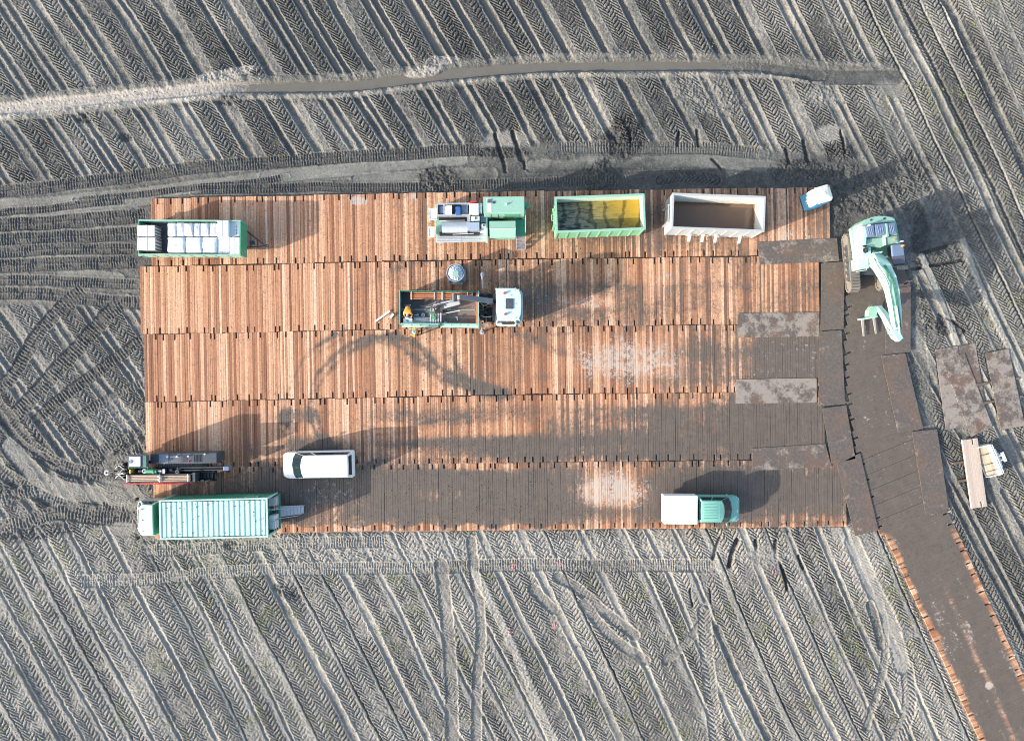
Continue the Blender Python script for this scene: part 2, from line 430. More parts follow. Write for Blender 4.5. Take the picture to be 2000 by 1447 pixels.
dp = np.interp(X[sl], [-50, 250, 420, 560, 660, 1300, 1480, 1580, 1700], [0.05, 0.06, 0.10, 0.22, 0.27, 0.25, 0.10, 0.06, -0.02])
core = 1 - sst(np.abs(q + (n_l[sl] - .5) * .34), 0.20, 0.40)
H[sl] = H[sl] * (1 - core) - dp * core
track([(1590, 150), (1660, 152), (1750, 152)], 30, 'smooth', 0.05, 0.33, rgh=0.3, keep=0.7); track([(1500, 135), (1600, 148)], 24, 'smooth', 0.08, 0.36, rgh=0.2)
for a in [(430, 150, 50, 12, -6), (470, 138, 40, 8, -8), (830, 140, 40, 12, -8), (860, 118, 36, 10, -4)]:
    patch(*a, t=0.62, dh=0.06, churn=0.10, flat=0.7, snd=0.4)
patch(165, 230, 26, 12, 0, t=0.35, churn=0.14, dh=-0.04); patch(450, 197, 26, 10, 0, t=0.3, churn=0.12); patch(245, 268, 14, 10, 0, t=0.3, churn=0.1, dh=-0.06)
patch(1390, 190, 90, 40, 20, t=0.52, churn=0.11, flat=0.6); patch(1610, 190, 50, 24, 0, t=0.6, churn=0.09, flat=0.7); patch(1740, 175, 40, 18, 10, t=0.55, flat=0.8, rgh=0.4)
patch(1620, 262, 36, 18, -8, t=0.62, flat=0.8, rgh=0.4, snd=0.3)
# trench slots, other dark lines and bands, dark churned spoil above the platform
patch(985, 275, 56, 20, -6, t=0.55, flat=0.9, rgh=0.3, snd=0.28, dh=-0.05); patch(975, 298, 70, 12, 0, t=0.14, churn=0.13, dh=0.02)
patch(860, 350, 46, 32, 0, t=0.15, churn=0.17, dh=0.03); patch(1215, 270, 50, 40, -40, t=0.16, churn=0.16, dh=0.03); patch(1170, 345, 40, 34, -50, t=0.12, churn=0.17, dh=0.04)
patch(1100, 305, 44, 10, 0, t=0.34, churn=0.04, flat=0.7); patch(1555, 335, 70, 26, 0, t=0.10, churn=0.18, dh=0.04); patch(1680, 372, 80, 46, 15, t=0.30, churn=0.17, dh=0.03)
patch(1780, 340, 60, 50, 0, t=0.36, churn=0.10); patch(1640, 300, 36, 20, 0, t=0.25, churn=0.12); patch(1840, 430, 110, 90, 0, t=0.40, flat=0.3, churn=0.06, hard=0.7)
patch(1850, 640, 52, 20, 10, t=0.24, churn=0.16, dh=0.03); patch(1800, 600, 24, 60, 0, t=0.40, churn=0.08)
for a in [(1640, 420, 20, 60), (1800, 470, 20, 60)]: patch(*a, t=0.22, churn=0.10, flat=0.5)
patch(1300, 345, 480, 34, 0, t=0.26, hard=0.7); patch(1420, 318, 110, 14, 4, t=0.55, flat=0.6, rgh=0.2)  # broad darker band along the mats, tone only, then a paler smooth spot
track([(1290, 352), (1340, 345), (1400, 352)], 20, 'lug', 0.05, 0.22)
for pts, w, d in [([(967, 262), (975, 290), (983, 314)], 8, 0.16), ([(1001, 256), (1009, 282), (1018, 312)], 8, 0.16), ([(983, 306), (988, 334)], 7, 0.12), ([(1019, 298), (1026, 328)], 7, 0.12),
    ([(1226, 250), (1232, 276)], 5, 0.1), ([(1326, 258), (1325, 284)], 6, 0.12), ([(1363, 255), (1365, 285)], 6, 0.13), ([(1535, 292), (1542, 318)], 7, 0.12), ([(1570, 276), (1578, 314)], 8, 0.14), ([(1642, 255), (1651, 298)], 5, 0.13),
    ([(1392, 312), (1410, 330)], 6, 0.12), ([(1405, 1052), (1398, 1070), (1392, 1092)], 7, 0.13), ([(1440, 1056), (1432, 1078), (1425, 1106)], 10, 0.20), ([(1476, 1056), (1480, 1092)], 7, 0.13), ([(1514, 1056), (1517, 1092)], 7, 0.13),
    ([(1524, 1098), (1532, 1120), (1538, 1150)], 6, 0.15), ([(1560, 1085), (1568, 1112)], 5, 0.12), ([(1348, 1150), (1352, 1182)], 4, 0.1), ([(1386, 1150), (1388, 1176)], 4, 0.08), ([(1781, 527), (1830, 517), (1880, 507)], 6, 0.14), ([(1800, 494), (1850, 480)], 7, 0.08), ([(1835, 615), (1860, 628), (1885, 648)], 5, 0.12)]:  # the short stroke right of the excavator is only a dark sunken line
    track(pts, w, 'slot', d, 0.10)
# lower field: crawler passes below the platform and odd tyre marks
patch(900, 1075, 640, 34, 0, t=0.74, flat=0.35, churn=0.05, hard=0.5)
for pts, w, tt, k in [([(150, 1135), (260, 1132), (420, 1118), (620, 1110), (860, 1108)], 24, 0.82, 0.5), ([(840, 1106), (1000, 1104), (1180, 1104), (1400, 1106)], 24, 0.66, 0.5), ([(270, 1075), (400, 1070), (540, 1062), (760, 1056)], 22, 0.8, 0.3), ([(1080, 1046), (1160, 1046)], 14, 0.6, 0.5)]:
    track(pts, w, 'crawler', 0.03, tt - .14, keep=k, per=5.0)
track([(862, 1100), (872, 1200), (880, 1300), (884, 1460)], 24, 'smooth', 0.05, 0.56, rgh=0.6); track([(920, 1056), (926, 1110), (940, 1230), (932, 1330), (930, 1460)], 19, 'smooth', 0.06, 0.6, rgh=0.6)
track([(930, 1120), (1000, 1260), (1060, 1400), (1090, 1460)], 16, 'smooth', -0.05, 0.85)
for pts in [[(1090, 1128), (1130, 1150), (1180, 1195), (1240, 1240)], [(1140, 1180), (1190, 1240), (1260, 1290)], [(1040, 1150), (1080, 1190)]]:
    track(pts, 20, 'smooth', 0.06, 0.50, keep=0.3, rgh=0.5)
track([(1300, 1290), (1340, 1255), (1380, 1200)], 16, 'smooth', 0.05, 0.55, keep=0.4); track([(1400, 1225), (1420, 1270), (1440, 1320), (1500, 1440)], 14, 'smooth', 0.09, 0.5)
track([(1375, 1190), (1382, 1300), (1400, 1450)], 26, 'lug', 0.03, 0.62, keep=0.4); track([(1690, 1420), (1720, 1330), (1730, 1240), (1720, 1180)], 14, 'smooth', 0.07, 0.6); track([(1745, 1460), (1775, 1380), (1770, 1300)], 26, 'lug', 0.04, 0.66)
track([(1665, 1060), (1700, 1140), (1740, 1220), (1760, 1300)], 30, 'smooth', 0.03, 0.80, keep=0.5, rgh=0.3); track([(1700, 1180), (1715, 1230), (1720, 1260)], 16, 'smooth', 0.08, 0.5)
patch(1235, 1288, 22, 12, 30, t=0.42, flat=0.8); patch(560, 1157, 34, 14, 25, t=0.4, churn=0.12); patch(1560, 1040, 60, 10, 0, t=0.5, churn=0.06); patch(1480, 1088, 60, 20, 0, t=0.62, flat=0.7, churn=0.05)
patch(450, 1063, 14, 12, 0, t=0.4, dh=-0.10); patch(1860, 1045, 20, 10, 60, t=0.3, churn=0.1)
# right-hand field: long ruts
for pts, w, d, tt in [([(1758, 0), (1850, 180), (1930, 345), (2010, 520)], 7, 0.12, 0.34), ([(1845, 0), (1900, 110), (1960, 240), (2010, 350)], 16, 0.11, 0.42), ([(1880, 470), (1920, 570), (1975, 690), (2020, 790)], 12, -0.07, 0.85), ([(1800, 500), (1850, 620), (1875, 690)], 12, -0.06, 0.85),
    ([(1862, 945), (1910, 1030), (1985, 1170), (2030, 1260)], 5, 0.10, 0.4), ([(1845, 985), (1900, 1110), (1960, 1230), (2010, 1340)], 9, -0.06, 0.85), ([(1960, 960), (2010, 1050)], 12, 0.09, 0.5)]:
    track(pts, w, 'smooth', d, tt)
# level bed under the platform, access road, plates and the things standing on soil
def quadmask(q, g=6):
    m = np.ones(X.shape, bool); n = len(q)
    cxm = sum(p[0] for p in q) / n; cym = sum(p[1] for p in q) / n
    q = [(cxm + (x - cxm) * (1 + g / max(20, math.hypot(x - cxm, y - cym))), cym + (y - cym) * (1 + g / max(20, math.hypot(x - cxm, y - cym)))) for x, y in q]
    for (x0, y0), (x1, y1) in zip(q, q[1:] + q[:1]): m &= ((x1 - x0) * (Y - y0) - (y1 - y0) * (X - x0)) >= 0
    return m
for q in [[(296, 390), (1622, 365), (1622, 505), (296, 522)], [(275, 520), (1650, 500), (1650, 905), (286, 920)], [(300, 915), (1655, 895), (1664, 1029), (540, 1042), (300, 1045)],
          [(1638, 470), (1790, 540), (1850, 1000), (1722, 1045), (1640, 900)], [(1722, 1045), (1850, 995), (2020, 1380), (2020, 1470), (1912, 1460)]]:
    bed = quadmask(q, 2); H[bed] = np.minimum(H[bed] * 0.2 - 0.02, -0.005)
for q in [[(1825, 683), (1904, 670), (1937, 835), (1895, 853), (1846, 839)], [(1922, 690), (1967, 681), (1999, 831), (1952, 839)], [(1874, 860), (1904, 855), (1923, 987), (1894, 991)], [(1640, 450), (1780, 435), (1790, 560), (1650, 575)], [(205, 890), (300, 885), (300, 945), (205, 945)], [(268, 975), (545, 965), (545, 1055), (268, 1055)], [(265, 428), (300, 428), (300, 508), (265, 508)]]:
    bed = quadmask(q, 2); H[bed] = H[bed] * 0.3 - 0.02; H[bed] = np.minimum(H[bed], 0.0)
H += (n_f - 0.5) * 0.062 * rough + (n_m - 0.5) * 0.05 * rough + (n_l - 0.5) * 0.03
H = np.where(inner, H, 0.0).astype(np.float32)
tone = np.clip(np.where(inner, tone, 0.66), 0.02, 1.1); sand = np.clip(np.where(inner, sand, 0.2), 0, 1)
ny, nx = X.shape
me = bpy.data.meshes.new('ground')
co = np.empty((ny * nx, 3), np.float32); co[:, 0] = WX.ravel(); co[:, 1] = WY.ravel(); co[:, 2] = H.ravel()
me.vertices.add(ny * nx); me.vertices.foreach_set('co', co.ravel())
i = np.arange(ny * nx, dtype=np.int32).reshape(ny, nx)
q = np.stack([i[:-1, :-1], i[:-1, 1:], i[1:, 1:], i[1:, :-1]], -1).reshape(-1, 4)
me.loops.add(q.size); me.loops.foreach_set('vertex_index', q.ravel())
me.polygons.add(len(q)); me.polygons.foreach_set('loop_start', np.arange(0, q.size, 4, dtype=np.int32))
me.polygons.foreach_set('use_smooth', np.ones(len(q), bool))
at = me.attributes.new('soil', 'FLOAT_COLOR', 'POINT')
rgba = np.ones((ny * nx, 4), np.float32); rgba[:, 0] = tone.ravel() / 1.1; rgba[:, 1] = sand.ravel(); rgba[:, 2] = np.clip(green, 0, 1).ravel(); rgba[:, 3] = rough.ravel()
at.data.foreach_set('color', rgba.ravel())
me.update(); me.validate()
t = NT('field_soil'); c = t.n('ShaderNodeAttribute', attribute_name='soil')
sp = t.n('ShaderNodeSeparateColor', {'Color': c.outputs['Color']})
v = t.pos(); nA = t.noise(v, 5.5, 6, 0.7); nB = t.noise(v, 22, 4, 0.7); nC = t.noise(v, 0.55, 4, 0.6)
tn = t.math('ADD', sp.outputs[0], t.math('MULTIPLY', t.math('SUBTRACT', nA, 0.5), 0.55))
tn = t.math('ADD', tn, t.math('MULTIPLY', t.math('SUBTRACT', nB, 0.5), 0.85))
base = t.ramp(tn, [(0.0, (0.026, 0.024, 0.021)), (0.28, (0.070, 0.068, 0.060)), (0.55, (0.152, 0.149, 0.128)), (0.85, (0.295, 0.286, 0.242)), (1.0, (0.435, 0.418, 0.358))])
sandc = t.mix(nA, (0.40, 0.34, 0.28), (0.52, 0.46, 0.39))
base = t.mix(t.math('MULTIPLY', sp.outputs[1], t.smooth(tn, 0.15, 0.6)), base, sandc)
gm = t.math('MULTIPLY', sp.outputs[2], t.smooth(nB, 0.5, 0.62))
base = t.mix(t.math('MULTIPLY', gm, 0.55), base, (0.13, 0.15, 0.055))
t.bump(t.math('ADD', nB, nA), 0.75, 0.03)
rg = t.math('ADD', 0.5, t.math('MULTIPLY', sp.outputs[0], 0.55))
GROUND_MAT = t.out(base, rg, None, 0.3)
me.materials.append(GROUND_MAT)
ground = bpy.data.objects.new('ground', me); col.objects.link(ground)
tag(ground, 'grey ploughed field soil pressed into herringbone tyre ruts', None, kind='structure')
def zat(px, py):
    return float(H[np.searchsorted(gy, (723.5 - py) / S), np.searchsorted(gx, (px - 1000) / S)])

# standing water in the ditch and the upper wheel ruts
t = NT('murky_water'); n = t.noise(t.pos(), 0.9, 4, 0.6); n2 = t.noise(t.pos(), 7, 3)
t.bump(n2, 0.02, 0.01)
WATER_MAT = t.out(t.mix(n, (0.155, 0.150, 0.125), (0.125, 0.105, 0.082)), 0.12, None, 0.4)
wb = MB(); zw = -0.152
wb.loft([[(*P(x, -60), zw), (*P(x, y1), zw)] for x, y1 in [(480, 205), (700, 195), (900, 185), (1050, 175), (1250, 165), (1480, 160)]], cap=False, closed=False)
water = wb.build('water', WATER_MAT)
tag(water, 'murky grey water standing in the ditch and wheel ruts', None, kind='structure')
# weeds: tiny seedlings between the ruts
rg = np.random.RandomState(3); gm = (np.clip(green, 0, 1) * inner).ravel(); pr = gm ** 1.5
idx = rg.choice(len(pr), 9000, p=pr / pr.sum()); n = len(idx)
pos = co[idx] + np.stack([rg.uniform(-.02, .02, n), rg.uniform(-.02, .02, n), np.full(n, .012)], 1)
vs = []; 
for k in range(3):
    a = rg.uniform(0, 6.28, n); L = rg.uniform(.03, .085, n); d = np.stack([np.cos(a), np.sin(a), rg.uniform(.3, .8, n)], 1) * L[:, None]
    sd_ = np.stack([-np.sin(a), np.cos(a), 0 * a], 1) * (L * .33)[:, None]
    vs.append(np.stack([pos, pos + d * .5 + sd_, pos + d, pos + d * .5 - sd_], 1))
vs = np.concatenate(vs, 0).reshape(-1, 3)
wm = bpy.data.meshes.new('weeds'); wm.from_pydata(vs.tolist(), [], np.arange(len(vs)).reshape(-1, 4).tolist())
t = NT('seedling_leaf'); n = t.noise(t.pos(), 1.5, 3)
wm.materials.append(t.out(t.ramp(n, [(0.3, (0.10, 0.15, 0.03)), (0.5, (0.20, 0.21, 0.07)), (0.7, (0.30, 0.27, 0.12))]), 0.7))
weeds = bpy.data.objects.new('weeds', wm); col.objects.link(weeds)
tag(weeds, 'sparse yellow-green seedlings scattered over the rutted field', 'weeds', kind='stuff')

# loose clods of soil
pr = (np.clip(rough, 0, 1) * inner * (0.15 + sst(0.45 - tone, 0.0, 0.25) * 2.2)).ravel(); rg = np.random.RandomState(8)
def lumps(name, pos, smin, smax, flat, mat, label):
    n = len(pos); base = np.array([(1, 0, 0), (-1, 0, 0), (0, 1, 0), (0, -1, 0), (0, 0, 1), (0, 0, -.5)], float)
    sz = rg.uniform(smin, smax, (n, 1, 1)) * rg.uniform(.6, 1.3, (n, 6, 1)); a = rg.uniform(0, 6.28, n); c, s_ = np.cos(a), np.sin(a)
    v = base[None] * sz; v = np.stack([v[..., 0] * c[:, None] - v[..., 1] * s_[:, None], v[..., 0] * s_[:, None] + v[..., 1] * c[:, None], v[..., 2] * flat], -1) + pos[:, None, :]
    f = np.array([(0, 2, 4), (2, 1, 4), (1, 3, 4), (3, 0, 4), (2, 0, 5), (1, 2, 5), (3, 1, 5), (0, 3, 5)])
    me = bpy.data.meshes.new(name); me.from_pydata(v.reshape(-1, 3).tolist(), [], (f[None] + 6 * np.arange(n)[:, None, None]).reshape(-1, 3).tolist()); me.materials.append(mat)
    o = bpy.data.objects.new(name, me); col.objects.link(o); tag(o, label, None, kind='stuff'); return o
idx = rg.choice(len(pr), 15000, p=pr / pr.sum())
t = NT('clod_soil'); n_ = t.noise(t.pos(), 2.2, 3); CLOD = t.out(t.ramp(n_, [(0.3, (0.055, 0.052, 0.048)), (0.55, (0.12, 0.115, 0.105)), (0.75, (0.25, 0.24, 0.215))]), 0.95, 0, 0.2)
lumps('soil_clods', co[idx].astype(float), .018, .065, .8, CLOD, 'loose clods of dark soil scattered over the churned field')
# ---------------------------------------------------------------- timber mats
def mudmap(x, y):
    """how thickly a spot of the platform is caked (0 clean .. 1 mud), and how dusty it is"""
    nl = vnoise(x, y, 120, 301, 3); nm = vnoise(x, y, 24, 305, 3)
    m = 0.05 + 0.27 * sst(x, 480, 900) + 0.10 * sst(x, 1200, 1600)
    def el(cx, cy, rx, ry, s, rot=0.0):
        a = math.radians(rot); dx, dy = x - cx, y - cy
        u = (dx * math.cos(a) + dy * math.sin(a)) / rx; v = (-dx * math.sin(a) + dy * math.cos(a)) / ry
        return s * np.exp(-(u * u + v * v) ** 1.5)
    add = np.zeros_like(m)
    for e in [(330 + 500, 968, 620, 82, .92), (1450, 965, 330, 80, .92), (590, 876, 110, 30, .75), (575, 812, 70, 18, .6), (860, 815, 170, 22, .55), (1000, 872, 260, 30, .70), (1280, 850, 300, 70, .75), (1500, 840, 200, 90, .9),
              (1200, 705, 130, 60, .22), (1400, 700, 130, 70, .55), (1540, 700, 120, 70, .85), (1130, 590, 330, 70, .52), (1330, 590, 220, 40, .45), (1000, 545, 150, 40, .45), (860, 560, 140, 60, .32), (1080, 655, 200, 30, .25), (1500, 640, 160, 30, .6), (1180, 488, 170, 26, .4),
              (1290, 440, 330, 80, .55), (1080, 420, 80, 70, .42), (980, 480, 120, 40, .25), (560, 425, 60, 30, .30), (650, 560, 60, 50, .2), (380, 405, 60, 20, .1), (1560, 420, 60, 50, .12), (700, 720, 110, 50, .15), (480, 720, 40, 60, .1)]:
        add = np.maximum(add, el(*e))
    m = np.maximum(m, add) + 0.25 * add * m
    for e in [(1195, 958, 70, 34, .55), (860, 965, 60, 16, .30), (720, 990, 40, 14, .2), (1540, 1002, 90, 18, .28), (640, 1000, 36, 20, .4), (760, 836, 120, 12, .25), (1010, 836, 60, 12, .3), (1180, 700, 120, 40, .25), (1270, 545, 40, 40, .2), (1150, 590, 50, 14, .35), (1500, 470, 60, 20, .2), (316, 965, 20, 30, .9), (1210, 830, 60, 10, .2), (930, 910, 120, 8, .35)]:
        m = m - el(*e)
    m = np.where((y > 1026 - 5 * np.sin(x * .07)) & (x < 1660), m * 0.4, m)
    m = np.where((x < 560) & (y < 900), m * 0.8, m)
    for pts, s, w in [([(545, 850), (556, 800), (566, 760), (585, 715), (615, 680), (660, 652)], .34, 6), ([(557, 850), (568, 800), (578, 764), (597, 722), (626, 690), (668, 664)], .22, 5),
        ([(640, 884), (612, 830), (606, 790), (612, 755), (622, 730), (645, 703), (680, 675), (720, 660), (770, 655)], .40, 6), ([(655, 880), (626, 830), (618, 790), (624, 757), (636, 735), (660, 708), (692, 684), (725, 668)], .36, 6),
        ([(770, 657), (815, 672), (840, 700), (870, 725), (920, 745), (985, 762)], .34, 8), ([(740, 664), (790, 680), (830, 715), (870, 742), (930, 762), (1000, 774)], .30, 8), ([(880, 690), (895, 715), (902, 740)], .24, 6),
        ([(482, 740), (474, 800), (478, 850), (500, 890), (535, 918)], .26, 6), ([(560, 536), (525, 560), (506, 590), (497, 632)], .22, 4), ([(568, 544), (535, 568), (517, 596), (508, 632)], .18, 4),
        ([(690, 826), (740, 836), (800, 832), (850, 822)], .26, 4), ([(690, 836), (740, 846), (800, 842), (850, 832)], .22, 4), ([(545, 655), (522, 690), (512, 750)], .16, 5), ([(590, 870), (570, 845), (556, 810)], .2, 7), ([(1010, 650), (1100, 690), (1230, 740)], .2, 10), ([(700, 560), (790, 520), (860, 510)], .12, 8)]:
        d, _, _ = polydist(x, y, spline(pts, 5)); m = m + 1.25 * s * np.exp(-(d / w) ** 2) * (0.7 + .6 * nm)
    # wheel lines running along the rows
    for yy, x0, s in [(800, 640, .15), (862, 640, .2), (890, 900, .2), (940, 560, .15), (1000, 560, .15), (690, 1000, .12), (740, 980, .14), (560, 1000, .12)]:
        m = m + s * np.exp(-((y - yy - (nl - .5) * 14) / 9) ** 2) * sst(x, x0, x0 + 120)
    m = m + (nl - 0.5) * 0.26 + (nm - 0.5) * 0.26
    dust = np.zeros_like(m)
    for e in [(1225, 705, 120, 48, .8), (1195, 955, 74, 40, .9), (1540, 470, 80, 30, .5), (1060, 590, 60, 30, .3), (1150, 590, 60, 14, .6), (480, 430, 20, 30, .5), (700, 392, 20, 10, 1.0), (810, 385, 8, 10, .8), (1540, 700, 130, 60, .25), (640, 960, 60, 40, .4), (1290, 540, 40, 50, .4)]:
        dust = np.maximum(dust, el(*e))
    return np.clip(m, 0, 1.3), np.clip(dust + (nm - .5) * .3, 0, 1)

t = NT('hardwood_beam'); v = t.pos(); bm_ = t.attr('beam'); md = t.attr('mud'); du = t.attr('dust'); ua = t.n('ShaderNodeAttribute', attribute_name='grain').outputs['Vector']
gr = t.noise(t.n('ShaderNodeMapping', {'Vector': ua, 'Scale': (20, 1.6, 1)}), 1.0, 5, 0.65)
gr2 = t.noise(t.n('ShaderNodeMapping', {'Vector': ua, 'Scale': (40, 5, 1)}), 1.0, 3, 0.6)
blot = t.noise(v, 1.6, 6, 0.7); fine = t.smooth(t.noise(v, 4.2, 7, 0.80), 0.22, 0.78)
wood = t.ramp(t.math('ADD', t.math('MULTIPLY', bm_, 0.62), t.math('MULTIPLY', gr, 0.40)), [(0.12, (0.15, 0.064, 0.034)), (0.34, (0.33, 0.145, 0.075)), (0.54, (0.51, 0.262, 0.144)), (0.76, (0.69, 0.42, 0.262)), (0.98, (0.86, 0.66, 0.49))])
wood = t.mix(t.math('MULTIPLY', t.smooth(gr2, 0.52, 0.75), 0.45), wood, (0.13, 0.065, 0.038))
wood = t.mix(t.math('MULTIPLY', t.smooth(blot, 0.5, 0.75), 0.35), wood, (0.24, 0.13, 0.08))
wood = t.mix(t.smooth(fine, 0.74, 0.86), wood, (0.07, 0.045, 0.032))
wood = t.mix(0.75, wood, t.mix(t.smooth(t.noise(v, 9.0, 4, 0.75), 0.30, 0.70), (0.62, 0.58, 0.55), (1.12, 1.12, 1.12)), 'MULTIPLY')
edge = t.math('ADD', md, t.math('ADD', t.math('MULTIPLY', t.math('SUBTRACT', fine, 0.5), 0.5), t.math('ADD', t.math('MULTIPLY', t.math('SUBTRACT', gr, 0.5), 0.75), t.math('MULTIPLY', t.math('SUBTRACT', bm_, 0.5), -0.22))))
mudc = t.mix(blot, (0.080, 0.064, 0.052), (0.150, 0.122, 0.098))
mudc = t.mix(t.math('MULTIPLY', t.smooth(fine, 0.55, 0.8), 0.55), mudc, (0.055, 0.047, 0.043))
film = t.mix(t.math('MULTIPLY', t.smooth(edge, 0.16, 0.66), 0.72), wood, (0.15, 0.095, 0.065))
cold = t.mix(t.smooth(edge, 0.42, 0.78), film, mudc)
dd = t.math('MULTIPLY', t.smooth(t.math('ADD', du, t.math('MULTIPLY', t.math('SUBTRACT', fine, 0.5), 1.5)), 0.45, 0.85), 0.8)
cold = t.mix(dd, cold, (0.46, 0.40, 0.34))
t.bump(t.math('ADD', gr, t.math('MULTIPLY', fine, 0.8)), 0.18, 0.012)
WOOD = t.out(cold, t.math('ADD', 0.55, t.math('MULTIPLY', gr, 0.25)), None, 0.3)

ZM = 0.13                                     # top of the timber
MATGROUPS = {}
def make_mat(cx, cy, ang, label, group, L=131.0, W=26.0, zt=ZM, thick=0.12, seed=0, clean=False, name='timber_mat'):
    """one lifting mat: a row of hardwood beams bolted side by side, slotted at both ends.  ang = tilt of the long axis, 0 = up the picture"""
    rg = random.Random(seed * 7 + 11); nb = rg.choice([5, 6, 6, 7]); ws = [rg.uniform(0.7, 1.3) for _ in range(nb)]; tot = sum(ws)
    a = math.radians(ang); ax = np.array([math.cos(a), math.sin(a)]); ay = np.array([-math.sin(a), math.cos(a)])      # metres, y up
    wx, wy = P(cx, cy); Lm, Wm = L / S, W / S
    nl = 40; verts = []; faces = []; beam = []; grain = []
    slot = rg.randrange(1, nb); x = -Wm / 2; tone0 = rg.uniform(-.14, .14)
    for b in range(nb):
        w = Wm * ws[b] / tot; g = (0.003 if rg.random() < .7 else 0.009) if not callable(clean) else 0.0015
        x0, x1 = x + g, x + w - g; x += w
        dz = rg.uniform(-.006, .006) * (0.4 if callable(clean) else 1); e0, e1 = rg.uniform(-.008, .008), rg.uniform(-.008, .008)
        tb = min(1, max(0, rg.gauss(.50, .27) + tone0)); gs = rg.uniform(0, 50)
        nw = min(0.11, .8 * w)
        ys = np.linspace(-Lm / 2 + e0, Lm / 2 + e1, nl + 1)
        ys = np.sort(np.concatenate([ys, [ys[0] + .40, ys[0] + .405, ys[-1] - .405, ys[-1] - .40]]))
        base = len(verts)
        for yv in ys:
            inset = nw if (b == slot and (yv - ys[0] < .402 or ys[-1] - yv < .402)) else 0.0
            for xs_, z in ((x0 + inset, zt - thick), (x0 + inset, zt + dz - .004), (x0 + inset + .006, zt + dz), ((x0 + x1) / 2 + inset / 2, zt + dz + .001), (x1 - .006, zt + dz), (x1, zt + dz - .004), (x1, zt - thick)):
                q = ax * xs_ + ay * yv
                verts.append((q[0], q[1], z)); beam.append(tb); grain.append((xs_ + gs, yv + gs, 0))
        k = len(ys)
        for r in range(k - 1):
            for c_ in range(6):
                p0 = base + r * 7 + c_; faces.append((p0, p0 + 1, p0 + 8, p0 + 7))
        faces.append(tuple(base + c_ for c_ in range(6, -1, -1))); faces.append(tuple(base + (k - 1) * 7 + c_ for c_ in range(7)))
    me = bpy.data.meshes.new(name); me.from_pydata(verts, [], [f[::-1] for f in faces]); va = np.array(verts)
    mu, du_ = mudmap((va[:, 0] + wx) * S + 1000, 723.5 - (va[:, 1] + wy) * S) if not clean else (np.full(len(va), 0.0), np.full(len(va), .15))
    if callable(clean): mu, du_ = clean(va)
    # thin the mud where the end of a mat sticks out of the traffic
    for nm_, arr in (('beam', beam), ('mud', mu), ('dust', du_)):
        at_ = me.attributes.new(nm_, 'FLOAT', 'POINT'); at_.data.foreach_set('value', np.asarray(arr, np.float32))
    at_ = me.attributes.new('grain', 'FLOAT_VECTOR', 'POINT'); at_.data.foreach_set('vector', np.asarray(grain, np.float32).ravel())
    me.materials.append(WOOD)
    o = bpy.data.objects.new(name, me); col.objects.link(o); o.location = (wx, wy, 0)
    top = mu[2::7]
    m_av = float(np.mean(top))
    if label is None:
        word = 'bright orange-brown timber mat almost free of mud' if m_av < .30 else ('brown timber mat part smeared with mud' if m_av < .55 else 'dark timber mat caked with grey mud')
        label = word + ', ' + group[1]; gname = word.replace('timber mat', 'timber mats') + ' in ' + group[1]
    else: gname = group[0]
    tag(o, label, 'timber mat', gname)
    return o
ROWS = [('top row of the platform', 297, 50, [(297, 455), (860, 442.5), (1600, 433)]),
        ('second row from the top', 276, 50, [(285, 587.5), (1000, 573.5), (1430, 568), (1600, 566)]),
        ('middle row of the platform', 284, 50, [(300, 719), (1000, 704.5), (1430, 700), (1600, 699)]),
        ('fourth row from the top', 287, 50, [(300, 851), (1000, 837.5), (1460, 831), (1600, 830)]),
        ('bottom row of the platform', 302, 51, [(300, 981), (700, 971), (1340, 965), (1650, 961)])]
ends = {(0, 0): 'leftmost timber mat of the top row, behind the green trailer', (0, 49): 'rightmost timber mat of the top row, beside the toilet cabin', (1, 0): 'leftmost timber mat of the second row, sticking out past the rows beside it',
        (2, 0): 'leftmost timber mat of the middle row, with a grey worn beam', (3, 0): 'leftmost timber mat of the fourth row, just above the drilling rig', (4, 0): 'leftmost timber mat of the bottom row, between drilling rig and container lorry', (4, 50): 'rightmost timber mat of the bottom row, reaching the overlapping steel plates'}
k = 0
for r, (nm_, x0, n, pl) in enumerate(ROWS):
    px_ = [p[0] for p in pl]; py_ = [p[1] for p in pl]
    for i in range(n):
        k += 1; cx = x0 + 13.2 + 26.45 * i
        cy = float(np.interp(cx, px_, py_)) + rnd.uniform(-.9, .9)
        make_mat(cx, cy, 0.9 + rnd.uniform(-.25, .25), ends.get((r, i)), ('timber mats at the ends of the platform rows', nm_), seed=k)
